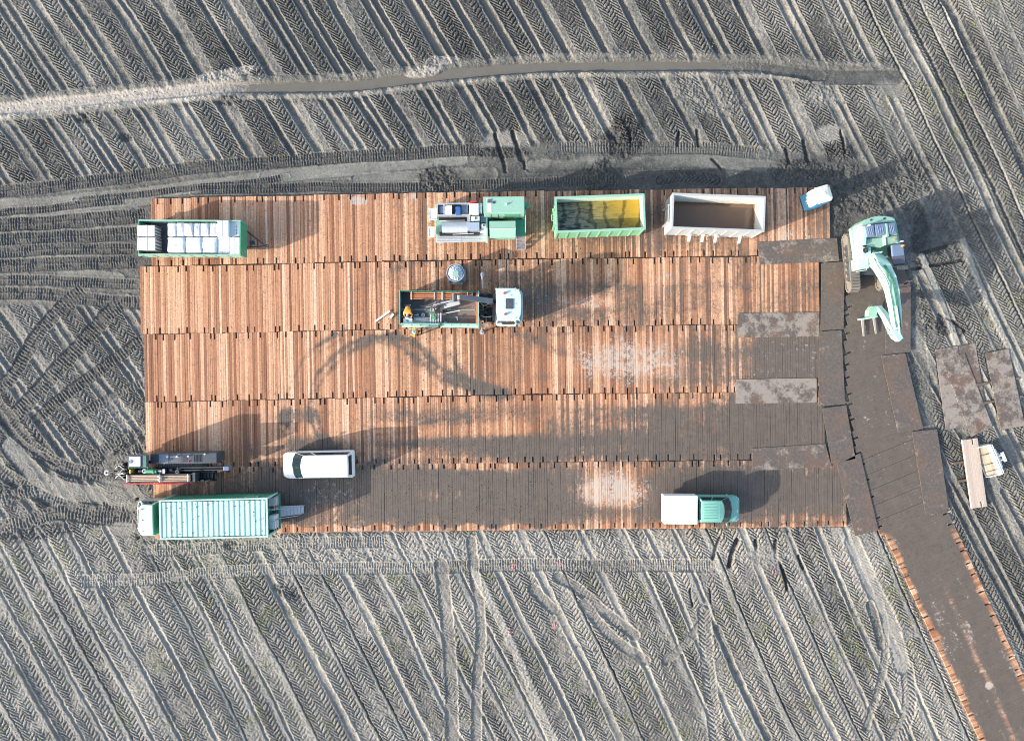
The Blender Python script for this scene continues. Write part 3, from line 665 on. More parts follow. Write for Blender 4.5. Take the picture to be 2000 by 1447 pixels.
# access road: mats laid across
def roadmud(va):
    return None
road = []
for i in range(17): 
    y = 540 + i * 29.2; road.append((float(np.interp(y, [540, 700, 850, 1010], [1712, 1708, 1728, 1774])), y, 22.5))
for i in range(19):
    s = (i + .48) * 26.9; road.append((1786 + s * 0.418, 1016 + s * 0.908, 24.3))
for i, (cx, cy, an) in enumerate(road):
    k += 1; a = math.radians(an)
    def cl(va, cx=cx, cy=cy, a=a):
        u = va[:, 0] * math.cos(a) + va[:, 1] * math.sin(a); x = va[:, 0] * S + cx; y = cy - va[:, 1] * S
        nl = vnoise(x, y, 60, 401, 3); nm = vnoise(x, y, 14, 405, 2)
        edge = sst(np.abs(u + (nl - .5) * .5) - .12, 1.45, 2.15) * sst(y, 960, 1080)
        wl = vnoise(u * 26, (x * .41 + y * .91) * .12, 9, 411, 2); mid = np.exp(-((u + .1 + (nl - .5) * .3) / .33) ** 2) * sst(y, 1020, 1200) * .55
        m = 1.18 - 1.0 * edge - mid * (.6 + nl) - np.clip(wl - .62, 0, 1) * .8 + (nl - .5) * .2 + (nm - .5) * .2
        m = np.where(y < 700, m - .30 * (1 - sst(y, 560, 700)), m)
        return np.clip(m, 0, 1.2), np.clip(mid * .5 + np.clip(wl - .5, 0, 1) * 1.0 + (nm - .5) * .2 + np.exp(-((x - 1929) / 8) ** 2 - ((y - 1336) / 7) ** 2) * 1.6, 0, 1)
    lab = ('muddy road mat lying across the diagonal access track' if i > 16 else 'muddy road mat lying crosswise between the excavator and the corner')
    make_mat(cx, cy, an - 90, lab, ('mats of the diagonal access track' if i > 16 else 'mats of the bend below the excavator', ''), L=130, W=(27.3 if i > 16 else 29.7), seed=k, clean=cl, zt=ZM - 0.0025 * (i % 2))

# ---------------------------------------------------------------- steel road plates
def steel(name, soil, rust):
    t = NT(name); v = t.pos(); a = t.noise(v, 1.1, 6, 0.66); b = t.noise(v, 7, 5, 0.7); c = t.noise(v, 0.7, 3, 0.5)
    f = t.math('ADD', t.math('MULTIPLY', a, 0.75), t.math('MULTIPLY', b, 0.25))
    base = t.mix(t.smooth(b, 0.4, 0.65), (0.105, 0.086, 0.072), (0.150, 0.122, 0.100))
    base = t.mix(t.math('MULTIPLY', t.smooth(c, 0.48, 0.62), rust), base, (0.20, 0.105, 0.062))
    base = t.mix(t.math('MULTIPLY', t.smooth(f, 0.47 + 0.2 * (0.5 - soil), 0.60 + 0.2 * (0.5 - soil)), 0.85), base, t.mix(b, (0.25, 0.205, 0.165), (0.38, 0.325, 0.27)))
    base = t.mix(t.smooth(b, 0.68, 0.74), base, (0.045, 0.038, 0.034))
    t.bump(b, 0.25, 0.012)
    return t.out(base, t.math('ADD', 0.45, t.math('MULTIPLY', b, 0.3)), 0.15, 0.4)
ST_DARK = steel('steel_plate_muddy', 0.02, 0.25); ST_MID = steel('steel_plate_worn', 0.36, 0.3); ST_LITE = steel('steel_plate_crusted', 0.80, 0.4); ST_HALF = steel('steel_plate_half', 0.62, 0.45)
def plate(q, z, mat, label, group):
    ps = [P(*p) for p in q]; cx = sum(p[0] for p in ps) / 4; cy = sum(p[1] for p in ps) / 4
    b = MB(); b.prism([(x - cx, y - cy) for x, y in ps], 0, 0.022)
    o = b.build('steel_plate', mat, bevel=0.004, seg=1); o.location = (cx, cy, z)
    return tag(o, label, 'steel plate', group)
G1 = 'steel plates bridging the mat rows'; G2 = 'steel plates along the left of the access track'; G3 = 'steel plates along the right of the access track'; G4 = 'steel plates stacked on the field'
plate([(1478, 474), (1632, 466), (1637, 511), (1482, 518)], .150, ST_MID, 'rusty steel plate under the grey skip end, touching the left excavator crawler', G1)
plate([(1440, 612), (1598, 610), (1598, 657), (1438, 660)], .150, ST_HALF, 'worn steel plate with pale flaking crust over the second row gap', G1)
plate([(1437, 741), (1593, 738), (1593, 786), (1435, 788)], .150, ST_LITE, 'palest steel plate, crusted grey, over the gap below the middle row', G1)
plate([(1467, 875), (1610, 866), (1622, 910), (1468, 918)], .150, ST_MID, 'muddy steel plate touched by the shadow of the green pickup', G1)
plate([(1602, 515), (1647, 512), (1645, 643), (1600, 646)], .174, ST_DARK, 'dark steel plate beside the left excavator crawler', G2)
plate([(1597, 648), (1641, 645), (1648, 789), (1597, 793)], .174, ST_DARK, 'dark steel plate right of the palest crusted plate', G2)
plate([(1603, 797), (1650, 791), (1668, 895), (1622, 905)], .174, ST_DARK, 'dark steel plate slanting down towards the lowest plate', G2)
plate([(1632, 906), (1677, 884), (1713, 1034), (1667, 1045)], .174, ST_DARK, 'lowest dark steel plate, overhanging the platform corner', G2)
plate([(1726, 566), (1776, 560), (1775, 688), (1727, 690)], .168, ST_DARK, 'dark steel plate below the raised excavator boom', G3)
plate([(1718, 695), (1765, 690), (1800, 837), (1751, 845)], .168, ST_DARK, 'brown steel plate slanting beside the bend of the access track', G3)
plate([(1778, 842), (1827, 838), (1850, 993), (1804, 1001)], .168, ST_DARK, 'brown steel plate nearest the pale unused mat', G3)
plate([(1860, 678), (1904, 670), (1925, 800), (1880, 808)], .03, ST_MID, 'rusty steel plate mostly hidden under two others on the field', G4)
plate([(1825, 683), (1869, 676), (1890, 833), (1846, 839)], .054, ST_LITE, 'pale crusted steel plate half covered by a slanted plate', G4)
plate([(1839, 705), (1882, 690), (1937, 833), (1895, 853)], .078, ST_HALF, 'slanted steel plate with a dark stain, topmost of the field stack', G4)
plate([(1922, 690), (1967, 681), (1999, 831), (1952, 839)], .12, ST_HALF, 'steel plate lying alone at the right edge of the field', G4)
WOOD_OLD = paint('weathered_bearer', (0.12, 0.085, 0.06), 0.8, 0, 0.6, 0.3)
def bearer(a, b, label, z=0.05, w=0.16):
    (x0, y0), (x1, y1) = P(*a), P(*b); L = math.hypot(x1 - x0, y1 - y0)
    m = MB(); m.box((0, 0, 0), (L, w, 0.11)); o = m.build('timber_bearer', WOOD_OLD, bevel=0.01); o.location = ((x0 + x1) / 2, (y0 + y1) / 2, z); o.rotation_euler.z = math.atan2(y1 - y0, x1 - x0)
    return tag(o, label, 'timber bearer', 'short timber bearers lying on the field')
bearer((1859, 905), (1912, 897), 'dark timber bearer under the upper half of the pale unused mat'); bearer((1867, 940), (1918, 932), 'dark timber bearer under the lower half of the pale unused mat')
bearer((1905, 752), (1990, 738), 'upper dark timber bearer joining the two plate stacks'); bearer((1915, 788), (1996, 774), 'lower dark timber bearer joining the two plate stacks')
make_mat(1898.5, 923, 8.0, 'pale unused timber mat lying alone on bearers at the right', ('unused timber mat', ''), L=134, W=30, seed=907, clean=lambda va: (np.full(len(va), -.2), np.full(len(va), 1.6)), zt=0.27, thick=.13)

# crumbs of mud dropped on the deck
rgm = np.random.RandomState(21); xs_ = rgm.uniform(300, 1600, 40000); ys_ = rgm.uniform(385, 1035, 40000)
mm_, _d = mudmap(xs_, ys_); kp = rgm.rand(40000) < np.clip(mm_ - .12, 0, .8) * .16; xs_, ys_ = xs_[kp], ys_[kp]
lumps('mud_crumbs', np.stack([(xs_ - 1000) / S, (723.5 - ys_) / S, np.full(len(xs_), ZM + .008)], 1), .012, .045, .45, paint('fallen_mud', (.05, .042, .036), .95, dirt=0, var=.3), 'small dark crumbs of mud scattered over the timber platform')
# ---------------------------------------------------------------- paints
MINT = paint('mint_green_paint', (0.255, 0.45, 0.35), 0.42); MINT_L = paint('pale_mint_paint', (0.40, 0.64, 0.54), 0.42, dirt=0.25)
MINT_W = paint('whitish_mint_paint', (0.60, 0.74, 0.68), 0.4, dirt=0.15); GREEN = paint('mid_green_paint', (0.055, 0.30, 0.17), 0.45)
GREEN_D = paint('deep_green_paint', (0.025, 0.15, 0.095), 0.5); SKIPG = paint('bright_green_paint', (0.19, 0.46, 0.26), 0.5, dirt=0.5)
TEAL = paint('teal_green_paint', (0.17, 0.39, 0.315), 0.32, dirt=0.12, var=0.05)
WHITE = paint('white_paint', (0.82, 0.82, 0.80), 0.35, dirt=0.06, var=0.03); OFFW = paint('off_white_paint', (0.66, 0.67, 0.65), 0.45, dirt=0.25)
GREYP = paint('grey_white_paint', (0.41, 0.43, 0.42), 0.5, dirt=0.5); SILV = paint('galvanised_steel', (0.55, 0.57, 0.58), 0.38, 0.55, dirt=0.2)
STEEL = paint('dark_steel', (0.10, 0.105, 0.11), 0.5, 0.4); CHARC = paint('charcoal_paint', (0.045, 0.055, 0.07), 0.4, dirt=0.3); BLACK = paint('black_paint', (0.014, 0.016, 0.018), 0.45, dirt=0.15)
SLATE = paint('slate_blue_paint', (0.14, 0.20, 0.29), 0.4, dirt=0.3); RUBBER = paint('tyre_rubber', (0.025, 0.025, 0.025), 0.85, dirt=0.6); DKBLUE = paint('motor_blue', (0.035, 0.12, 0.32), 0.4)
ORANGE = paint('orange_rust_paint', (0.52, 0.19, 0.08), 0.6, dirt=0.25, var=0.25); TAN = paint('tan_pipe_steel', (0.48, 0.36, 0.26), 0.5, 0.2, dirt=0.3); RED = paint('red_paint', (0.55, 0.03, 0.04), 0.45, dirt=0.1)
MUDM = paint('tracked_mud', (0.16, 0.135, 0.11), 0.9, dirt=0.5, var=0.3); TRACKM = paint('muddy_track_steel', (0.20, 0.18, 0.155), 0.75, 0.1, dirt=0.6, var=0.3); YELLOW = paint('yellow_paint', (0.75, 0.52, 0.05), 0.5, dirt=0.2)
FILM = paint('white_wrapping_film', (0.66, 0.68, 0.70), 0.35, dirt=0.08, var=0.06); CRATE = paint('grey_crate_board', (0.54, 0.55, 0.54), 0.7, dirt=0.3); STRAP = paint('strap_webbing', (0.30, 0.27, 0.23), 0.8, dirt=0.3)
INK = paint('dark_print', (0.05, 0.07, 0.11), 0.6, dirt=0.0); PALEW = paint('pale_plank', (0.66, 0.58, 0.48), 0.7, dirt=0.2, var=0.2)
def glassy(name, c, rough=0.06):
    t = NT(name); n = t.noise(t.coord('Object'), 3, 2); return t.out(t.mix(n, c, tuple(x * 1.6 for x in c)), rough, 0, 0.6)
GLASS = glassy('tinted_glass', (0.012, 0.022, 0.026)); AMBER = glassy('amber_lens', (0.75, 0.25, 0.03), 0.2); REDL = glassy('red_lens', (0.55, 0.03, 0.03), 0.2)

# boxes given by survey rectangle of their upper face (x0,x1,y0,y1) and heights above the field
def pb(m, o, x0, x1, y0, y1, z0, z1):
    a = P(x0, y1, z1); b = P(x1, y0, z1)
    m.b2(a[0] - o[0], b[0] - o[0], a[1] - o[1], b[1] - o[1], z0, z1); return m
def pp(m, o, poly, z0, z1):
    m.prism([(P(x, y, z1)[0] - o[0], P(x, y, z1)[1] - o[1]) for x, y in poly], z0, z1); return m
def pq(o, x, y, z):
    a = P(x, y, z); return (a[0] - o[0], a[1] - o[1], z)
def org(px, py, h=0.0): return P(px, py, h)
def wheel(par, x, y, r=0.48, w=0.3, z0=ZM, side=1):
    m = MB(); prof = [(r * .58, -w / 2), (r * .95, -w / 2), (r, -w / 2 + .04), (r, w / 2 - .04), (r * .95, w / 2), (r * .58, w / 2)]
    m.shell(prof, 22); o = m.build('wheel', RUBBER, par, smooth=True, loc=(x, y, z0 + r)); o.rotation_euler = (R(90), 0, 0)
    m = MB(); m.shell([(0.02, w / 2 - .12), (r * .3, w / 2 - .10), (r * .5, w / 2 - .05), (r * .6, w / 2 - .01), (r * .6, -w / 2 + .01), (r * .5, -w / 2 + .05), (r * .3, -w / 2 + .1), (0.02, -w / 2 + .12)], 18)
    m.build('rim', GREYP, o, smooth=True)
    return o
def slats(par, name, o, x0, x1, y0, y1, z, n, mat, along='y', wfrac=0.5, h=0.03):
    m = MB()
    for i in range(n):
        if along == 'y':
            w = (x1 - x0) / n; pb(m, o, x0 + w * (i + .5 - wfrac / 2), x0 + w * (i + .5 + wfrac / 2), y0, y1, z, z + h)
        else:
            w = (y1 - y0) / n; pb(m, o, x0, x1, y0 + w * (i + .5 - wfrac / 2), y0 + w * (i + .5 + wfrac / 2), z, z + h)
    return m.build(name, mat, par)
def panel(m, q, u0, u1, v0, v1, off=0.006, th=0.006):
    """thin plate lying on a four-cornered face q (bl, br, tr, tl)"""
    q = [Vector(p) for p in q]
    def at(u, v): return (q[0] * (1 - u) + q[1] * u) * (1 - v) + (q[3] * (1 - u) + q[2] * u) * v
    n = (q[1] - q[0]).cross(q[3] - q[0]).normalized()
    cs = [at(u0, v0), at(u1, v0), at(u1, v1), at(u0, v1)]
    m.loft([[c + n * (off - th) for c in cs], [c + n * off for c in cs]])

# ---------------------------------------------------------------- green drop-side trailer and its load
o = org(370, 464, 1.85)
T = thing('dropside_trailer', 'green drop-side trailer loaded with white sacks at the left of the platform', 'trailer', (*o, 0), R(-0.3))
m = MB(); pb(m, o, 272, 468, 433, 495, .92, 1.0); m.build('bed_floor', CHARC, T)
m = MB()
for y in (447, 481): pb(m, o, 275, 474, y - 2, y + 2, .70, .92)
for x in range(285, 470, 26): pb(m, o, x, x + 3, 434, 494, .82, .92)
m.build('chassis', GREEN_D, T)
for y0, y1, nm in ((430, 431.6, 'side_board'), (496.6, 498.2, 'side_board')):
    m = MB(); pb(m, o, 270, 470, y0, y1, .90, 1.85)
    for i in range(9):
        x = 272 + i * 24.3; pb(m, o, x, x + 1.6, y0 - (.9 if y0 < 460 else 0), y1 + (.9 if y0 > 460 else 0), .92, 1.80)
    pb(m, o, 270, 470, y0 - .4, y1 + .4, 1.852, 1.90)
    if y0 > 460: pb(m, o, 270, 472, 498, 500.5, .74, .90)
    m.build(nm, MINT, T)
m = MB(); pb(m, o, 270, 271.6, 431.8, 496.4, .90, 1.85); m.build('tailboard', GREEN, T)
m = MB(); pb(m, o, 468.4, 470, 431.8, 496.4, .90, 2.0)
for y in (434, 446, 458, 470, 482, 492): pb(m, o, 470.05, 471.6, y, y + 1.6, .92, 1.9)
m.build('headboard', GREEN, T)
m = MB(); a = pq(o, 472, 443, .62); b = pq(o, 472, 484, .62); c = pq(o, 519, 480, .55)
m.tube([a, c], .05, 6); m.tube([b, c], .05, 6); m.tube([pq(o, 490, 456, .62), pq(o, 490, 482, .62)], .035, 6); m.tube([pq(o, 503, 467, .6), pq(o, 503, 481, .6)], .035, 6); m.ring(pq(o, 522, 480, .55), .09, .03, .03, 14); m.tube([pq(o, 493, 470, .95), pq(o, 493, 470, .3)], .05, 8)
m.box(pq(o, 493, 474, .75), (.3, .25, .2)); m.build('drawbar', CHARC, T)
for x in (318, 455):
    for y in (440, 492):
        c = pq(o, x, y, 0); wheel(T, c[0], c[1], .44, .28)
def load_box(x0, x1, y0, y1, z0, z1, mat, label, cat, group, bevel, name, marks=None):
    oo = org((x0 + x1) / 2, (y0 + y1) / 2, z1); m = MB(); a = P(x0, y1, z1); b = P(x1, y0, z1)
    w, d, h = b[0] - a[0], b[1] - a[1], z1 - z0
    m.box((0, 0, z0 + h / 2), (w, d, h)); ob = m.build(name, mat, bevel=bevel, smooth=bevel > .03, seg=3)
    ob.location = (*oo, 0)
    if bevel > .03:                                   # soft sagging sacks
        rg = random.Random(int(x0 * 13 + y0)); bm = bmesh.new(); bm.from_mesh(ob.data); bmesh.ops.subdivide_edges(bm, edges=[e for e in bm.edges if e.calc_length() > .2], cuts=5, use_grid_fill=True)
        for v_ in bm.verts:
            if v_.co.z > z0 + .2: v_.co += Vector((rg.uniform(-.015, .015), rg.uniform(-.015, .015), rg.uniform(-.02, .02) + .05 * math.cos(v_.co.x / w * 3.14) * math.cos(v_.co.y / d * 3.14)))
        bm.to_mesh(ob.data); bm.free()
    tag(ob, label, cat, group)
    return ob, w, d, z1
GS = 'white wrapped sacks on the trailer'
tops = [(327, 345), (345, 360), (360, 377), (377, 392), (392, 408.5), (408.5, 423)]
wordsT = ['leftmost', 'second from left', 'third from left', 'fourth from left', 'fifth from left', 'rightmost']
for i, (x0, x1) in enumerate(tops):
    ob, w, d, z1 = load_box(x0, x1, 434.5 + rnd.uniform(0, 1.5), 461.6, 1.01, 1.76 + rnd.uniform(-.06, .06), FILM, wordsT[i] + ' white sack in the upper line on the trailer', 'sack', GS, .09, 'wrapped_sack')
    if i in (0, 2, 4): m = MB(); m.box((w * .42, 0, z1 + .03), (.02, d * .96, .008)); m.build('strap', STRAP, ob)
for i, (x0, x1) in enumerate([(327, 361), (361.5, 394), (394.5, 424)]):
    ob, w, d, z1 = load_box(x0, x1, 462.8, 494 + i * .4, 1.01, 1.82 - .03 * i, FILM, ['left', 'middle', 'right'][i] + ' large white sack in the lower line on the trailer', 'sack', GS, .11, 'wrapped_sack')
    m = MB()
    for k in range(3): m.box((-.18 + rnd.uniform(-.2, .2), -.1 + .09 * k, z1 + .045), (rnd.uniform(.05, .12), .02, .006))
    m.build('printed_mark', INK, ob)
for i, (a, z1, lab) in enumerate([((424.5, 446.5, 431, 463), 1.98, 'white-grey carton standing highest beside the trailer headboard'), ((448.5, 468, 432.5, 462.5), 1.74, 'white carton with a dark printed line in the trailer front corner, upper side'),
                      ((425.5, 447, 464.5, 496), 1.70, 'white carton half shaded beside the large sacks, lower side of the trailer'), ((448.5, 468, 464, 496), 1.90, 'white carton with faint blue lines in the lower front corner of the trailer')]):
    ob, w, d, z1 = load_box(*a, 1.01, z1, FILM, lab, 'carton', 'cartons at the trailer headboard', .012, 'carton')
    m = MB(); m.box((-w * .05, 0, z1 + .003), (.012, d * .98, .005))
    if i == 1:
        for k in range(7): m.box((w * .18, -d * .33 + k * d * .095, z1 + .003), (.07 + .03 * (k % 2), .035, .005))
    if i == 3:
        for k in range(3): m.box((w * .15, -d * .2 + k * d * .17, z1 + .003), (.02, .12, .005))
    m.build('printed_mark', INK, ob)
    m = MB(); m.box((w * .46, 0, z1 + .003), (.02, d * .97, .006)); m.box((-w * .47, 0, z1 + .003), (.02, d * .97, .006)); m.build('edge_fold', OFFW, ob)
for i, a in enumerate([(268, 302, 440, 462), (268, 303, 464, 489)]):
    ob, w, d, z1 = load_box(*a, 1.01, 1.86, CRATE, ['upper grey crate strapped at the tail end of the trailer', 'lower grey crate strapped at the tail end of the trailer'][i], 'crate', 'grey crates on the trailer', .012, 'crate')
    m = MB(); m.box((.06, 0, z1 + .006), (.04, d + .02, .01)); m.box((.06, d / 2 + .008, 1.44), (.04, .012, .8)); m.box((.06, -d / 2 - .008, 1.44), (.04, .012, .8)); m.build('strap', OFFW, ob)
    m = MB()
    for k in range(4): m.box((w / 2 + .012, -d * .4 + k * d * .265, 1.43), (.02, .07, .8))
    m.build('side_batten', WOOD_OLD, ob)

# ---------------------------------------------------------------- mud recycling unit
o = org(940, 430)
T = thing('mud_recycling_unit', 'mint green mud recycling unit with shaker screens, motors and small silver stairs', 'recycling unit', (*o, 0), R(0.6))
m = MB()
for y in (403, 456): pb(m, o, 852, 1027, y, y + 4, ZM, .42)
for x in (856, 900, 946, 985, 1022): pb(m, o, x, x + 3, 400, 462, ZM + .02, .36)
m.build('skid_frame', GREEN_D, T)
m = MB(); pb(m, o, 850, 951, 397, 457, .42, 1.12); m.build('mud_tank', MINT, T, bevel=.03)
m = MB(); pb(m, o, 947, 1027, 404, 462, .82, .92); pb(m, o, 947, 1027, 402, 462, .42, .6); m.build('deck', GREEN, T)
m = MB(); pb(m, o, 944.5, 1024.5, 384.5, 417, .94, 2.75); cab_ = m.build('generator_cabinet', MINT, T, bevel=.03)
m = MB(); pb(m, o, 951, 960, 388, 415, 2.752, 2.765); m.build('exhaust_recess', OFFW, T)
slats(T, 'vent_grille', o, 951.6, 959.4, 389, 397, 2.767, 5, CHARC, 'x')
m = MB(); c = pq(o, 964.5, 396, 2.755); m.shell([(0.01, .0), (.09, .0), (.09, .03), (.01, .03)], 16, c); m.build('fan_grille', CHARC, T)
m = MB(); c = pq(o, 989, 400, 2.75); m.cyl(c, (c[0], c[1], c[2] + .12), .06, 10); m.build('lamp_post', WHITE, T)
m = MB(); m.tube([pq(o, 990, 399.5, 2.80), pq(o, 1000, 394, 2.78)], .012, 6); m.build('lifting_rod', OFFW, T)
m = MB()
for x in (958, 972, 986, 1000, 1014):
    c = pq(o, x, 417.2, 2.75); m.box((c[0], c[1] - .012, 1.75), (.03, .02, 1.3))
c = pq(o, 1000, 417.2, 2.75); m.box((c[0], c[1] - .014, 2.1), (1.0, .024, .5)); m.build('cabinet_door', GREEN, T)
m = MB(); ya = pq(o, 0, 432, 2.05)[1]; yb = pq(o, 0, 447.5, 2.05)[1]; yc = pq(o, 0, 465.5, 1.55)[1]; x0 = pq(o, 956, 0, 2.0)[0]; x1 = pq(o, 1007, 0, 2.0)[0]
m.prism([(ya, .94), (ya, 2.02), (yb, 2.06), (yc, 1.60), (yc, .94)], x0, x1, 'X'); m.build('pump_cabinet', MINT, T, bevel=.02)
m = MB(); m.box(((x0 + x1) / 2, yb, 2.068), (x1 - x0 + .02, .05, .02)); m.build('cabinet_ridge', MINT_W, T)
m = MB()
for x, y in ((1025.5, 420), (1025.5, 440), (1025.5, 458), (1005, 419)): m.cyl(pq(o, x, y, .92), (*pq(o, x, y, .92)[:2], 1.95), .022, 8)
for z in (1.4, 1.95): m.tube([(*pq(o, 1025.5, 420, .92)[:2], z), (*pq(o, 1025.5, 458, .92)[:2], z)], .022, 8)
m.build('guard_rail', MINT_L, T)
m = MB(); xa = pq(o, 1008.5, 0, .9)[0]; xb = pq(o, 1026, 0, .9)[0]
y0, y1 = pq(o, 0, 462, .9)[1], pq(o, 0, 488, .2)[1]
for x in (xa, xb): m.loft([[(x - .02, y0, .78), (x + .02, y0, .78), (x + .02, y0, .95), (x - .02, y0, .95)], [(x - .02, y1, .14), (x + .02, y1, .14), (x + .02, y1, .3), (x - .02, y1, .3)]])
m.build('stair_stringer', SILV, T)
for k in range(4):
    f = (k + .7) / 4; y = y0 + (y1 - y0) * f; z = .9 - .68 * f; m = MB()
    for q_ in range(4): m.box(((xa + xb) / 2, y - .075 + q_ * .05, z), (xb - xa - .05, .018, .03))
    m.box(((xa + xb) / 2, y - .1, z + .006), (xb - xa - .05, .025, .04)); m.build('stair_tread', SILV, T)
m = MB(); m.tube(spline([pq(o, 962, 427, 1.5), pq(o, 975, 430, 1.0), pq(o, 1000, 428, 1.0), pq(o, 1018, 428, 1.2), pq(o, 1022, 418, 1.5)], 5), .04, 8); m.build('black_hose', BLACK, T)
m = MB()
for k in range(4): m.box((*pq(o, 994.5 + k * 2.4, 427, 1.3)[:2], .96 + .004 * k), (.05, .26, .01), R(-35))
m.build('hazard_stripe', YELLOW, T)
m = MB(); c = pq(o, 1028.5, 403, 1.6); m.shell([(.02, -.3), (.16, -.3), (.2, -.2), (.2, .2), (.16, .3), (.02, .3)], 14, c); m.build('air_filter', GREEN, T, smooth=True)
for a, nm in (((837.5, 853.5, 406, 428.5), 'shaker_chute'), ((836.5, 848, 442.5, 462.5), 'shaker_chute')):
    m = MB(); pb(m, o, *a, 1.62, 1.68); pb(m, o, a[0], a[0] + 1, a[2], a[3], 1.3, 1.72); pb(m, o, a[0] + 1.1, a[1], a[2], a[2] + 1, 1.682, 1.76); pb(m, o, a[0] + 1.1, a[1], a[3] - 1, a[3], 1.682, 1.76); m.build(nm, WHITE, T)
# upper shaker
m = MB(); pb(m, o, 853, 918, 396, 399, 1.4, 1.95); pb(m, o, 853, 918, 418, 421, 1.4, 1.9); pb(m, o, 853, 855.5, 399.1, 417.9, 1.4, 1.9); pb(m, o, 866, 868.5, 399.1, 417.9, 1.5, 1.86); m.build('shaker_frame', SILV, T)
m = MB(); pb(m, o, 856, 918, 399.2, 417.8, 1.3, 1.5); m.build('screen_bed', STEEL, T)
m = MB(); pb(m, o, 858, 865, 402, 416, 1.52, 1.8); m.build('gear_box', SLATE, T, bevel=.03)
for y in (405, 413.5):
    m = MB(); a = pq(o, 871, y + 1, 1.85); b = pq(o, 881, y, 1.95); m.cyl(a, b, .15, 14); m.cyl(b, (b[0] + .06, b[1], b[2]), .17, 14); m.build('vibrator_motor', WHITE, T, smooth=True)
m = MB(); pb(m, o, 889.5, 899.5, 403, 420, 1.55, 2.0); m.build('drive_motor', DKBLUE, T, bevel=.05)
m = MB(); pb(m, o, 901, 914, 401, 417, 1.52, 1.75); m.build('feed_tray', SLATE, T, bevel=.02)
m = MB(); pb(m, o, 916.5, 935, 397.5, 417.5, 1.4, 2.15); wbx = m.build('switch_box', OFFW, T, bevel=.02)
m = MB(); pb(m, o, 935.4, 937.4, 397, 416, 1.4, 2.17); m.build('blue_panel', DKBLUE, T); m = MB(); pb(m, o, 937.8, 941, 397, 415, 1.4, 2.1); m.build('pale_panel', FILM, T)
m = MB(); pb(m, o, 918.5, 931, 392.5, 396.5, 1.4, 2.0); m.build('red_box', RED, T, bevel=.02)
# lower shaker
m = MB(); secs = []
for x in (862.5, 912.5):
    ys, ye = pq(o, 0, 431.5, 1.9)[1], pq(o, 0, 452, 1.9)[1]; X_ = pq(o, x, 0, 1.9)[0]
    secs.append([(X_, ys + (ye - ys) * i / 8, 1.72 + .22 * math.sin(math.pi * i / 8)) for i in range(9)] + [(X_, ye, 1.3), (X_, ys, 1.3)])
m.loft(secs); m.build('screen_hood', SILV, T, smooth=True)
m = MB(); pb(m, o, 912.8, 936, 434, 449.5, 1.3, 1.98); m.build('header_box', paint('pale_blue_steel', (.45, .52, .60), .35, .4), T, bevel=.02)
m = MB(); pb(m, o, 858, 936, 452.5, 459, 1.13, 1.35); m.build('gap_strip', BLACK, T); m = MB(); pb(m, o, 857, 912, 421.5, 430.5, 1.13, 1.3); m.build('gap_strip', BLACK, T)  # black strips laid low in the gaps beside the lower shaker
m = MB(); m.tube([pq(o, 858, 430.8, 1.5), pq(o, 908, 430.4, 1.5)], .03, 8); m.tube([pq(o, 884, 457.5, 1.45), pq(o, 925, 456, 1.45)], .02, 8); m.build('spray_bar', OFFW, T)
for a in ((920, 937, 421.5, 431.5), (938.5, 950, 436.5, 445)):
    m = MB(); pb(m, o, *a, 1.3, 1.9); mm = m.build('pump_motor', OFFW, T, bevel=.09, smooth=True)
    m = MB(); pb(m, o, (a[0] + a[1]) / 2 - 1.5, (a[0] + a[1]) / 2 + 1.5, a[2] + 1.5, a[3] - 3, 1.905, 1.94); m.build('terminal_box', STEEL, mm)
m = MB(); pb(m, o, 912.5, 918.5, 421.5, 433, 1.3, 1.85); m.build('end_plate', SILV, T); m = MB(); pb(m, o, 938.5, 951, 421.5, 435, 1.12, 1.6); m.build('panel_box', SLATE, T, bevel=.02)
m = MB(); pb(m, o, 937, 950.5, 447, 455, 1.12, 1.5); m.build('valve_box', OFFW, T, bevel=.02)
m = MB(); pb(m, o, 851, 900, 458.5, 473, 1.02, 1.08); pb(m, o, 900.8, 950.5, 457.5, 472.3, 1.02, 1.08); m.build('walkway', paint('walkway_grating', (.52, .56, .55), .5, .2, dirt=.3), T)
slats(T, 'walkway_rib', o, 852, 950, 460, 471.5, 1.085, 4, SILV, 'x', .18, .02)
m = MB(); pb(m, o, 948.5, 951.8, 418, 472, .95, 1.62); m.build('bulkhead', MINT_L, T)

# ---------------------------------------------------------------- two open skips
t = NT('yellowed_water'); v = t.coord('Object'); w1 = t.n('ShaderNodeTexWave', {'Vector': v, 'Scale': 0.30, 'Distortion': 7.5, 'Detail': 4.0, 'Detail Scale': 1.6}, wave_type='BANDS', bands_direction='X').outputs[1]
w2 = t.noise(t.n('ShaderNodeMapping', {'Vector': v, 'Scale': (1.1, 4.5, 1)}), 1.6, 5, 0.7); gx_ = t.n('ShaderNodeSeparateXYZ', {'Vector': v})
f = t.smooth(t.math('ADD', gx_.outputs[0], t.math('MULTIPLY', gx_.outputs[1], 0.9)), -2.6, 3.6)
bc = t.ramp(f, [(0.0, (0.24, 0.25, 0.185)), (0.35, (0.235, 0.21, 0.085)), (0.7, (0.29, 0.21, 0.045)), (1.0, (0.42, 0.255, 0.03))])  # left end lifted to grey-green: sky reflection painted into the water colour
drk = t.math('MULTIPLY', t.math('MULTIPLY', t.smooth(w2, 0.48, 0.60), 0.8), t.math('SUBTRACT', 1.05, f)); drk2 = t.math('MULTIPLY', t.smooth(t.math('ADD', w1, t.math('MULTIPLY', w2, .5)), 1.02, 1.2), 0.6)
bc = t.mix(drk, bc, (0.022, 0.026, 0.024)); bc = t.mix(drk2, bc, (0.03, 0.03, 0.02)); t.bump(w2, 0.03, 0.01)
WATER_Y = t.out(bc, 0.22, 0, 0.25)
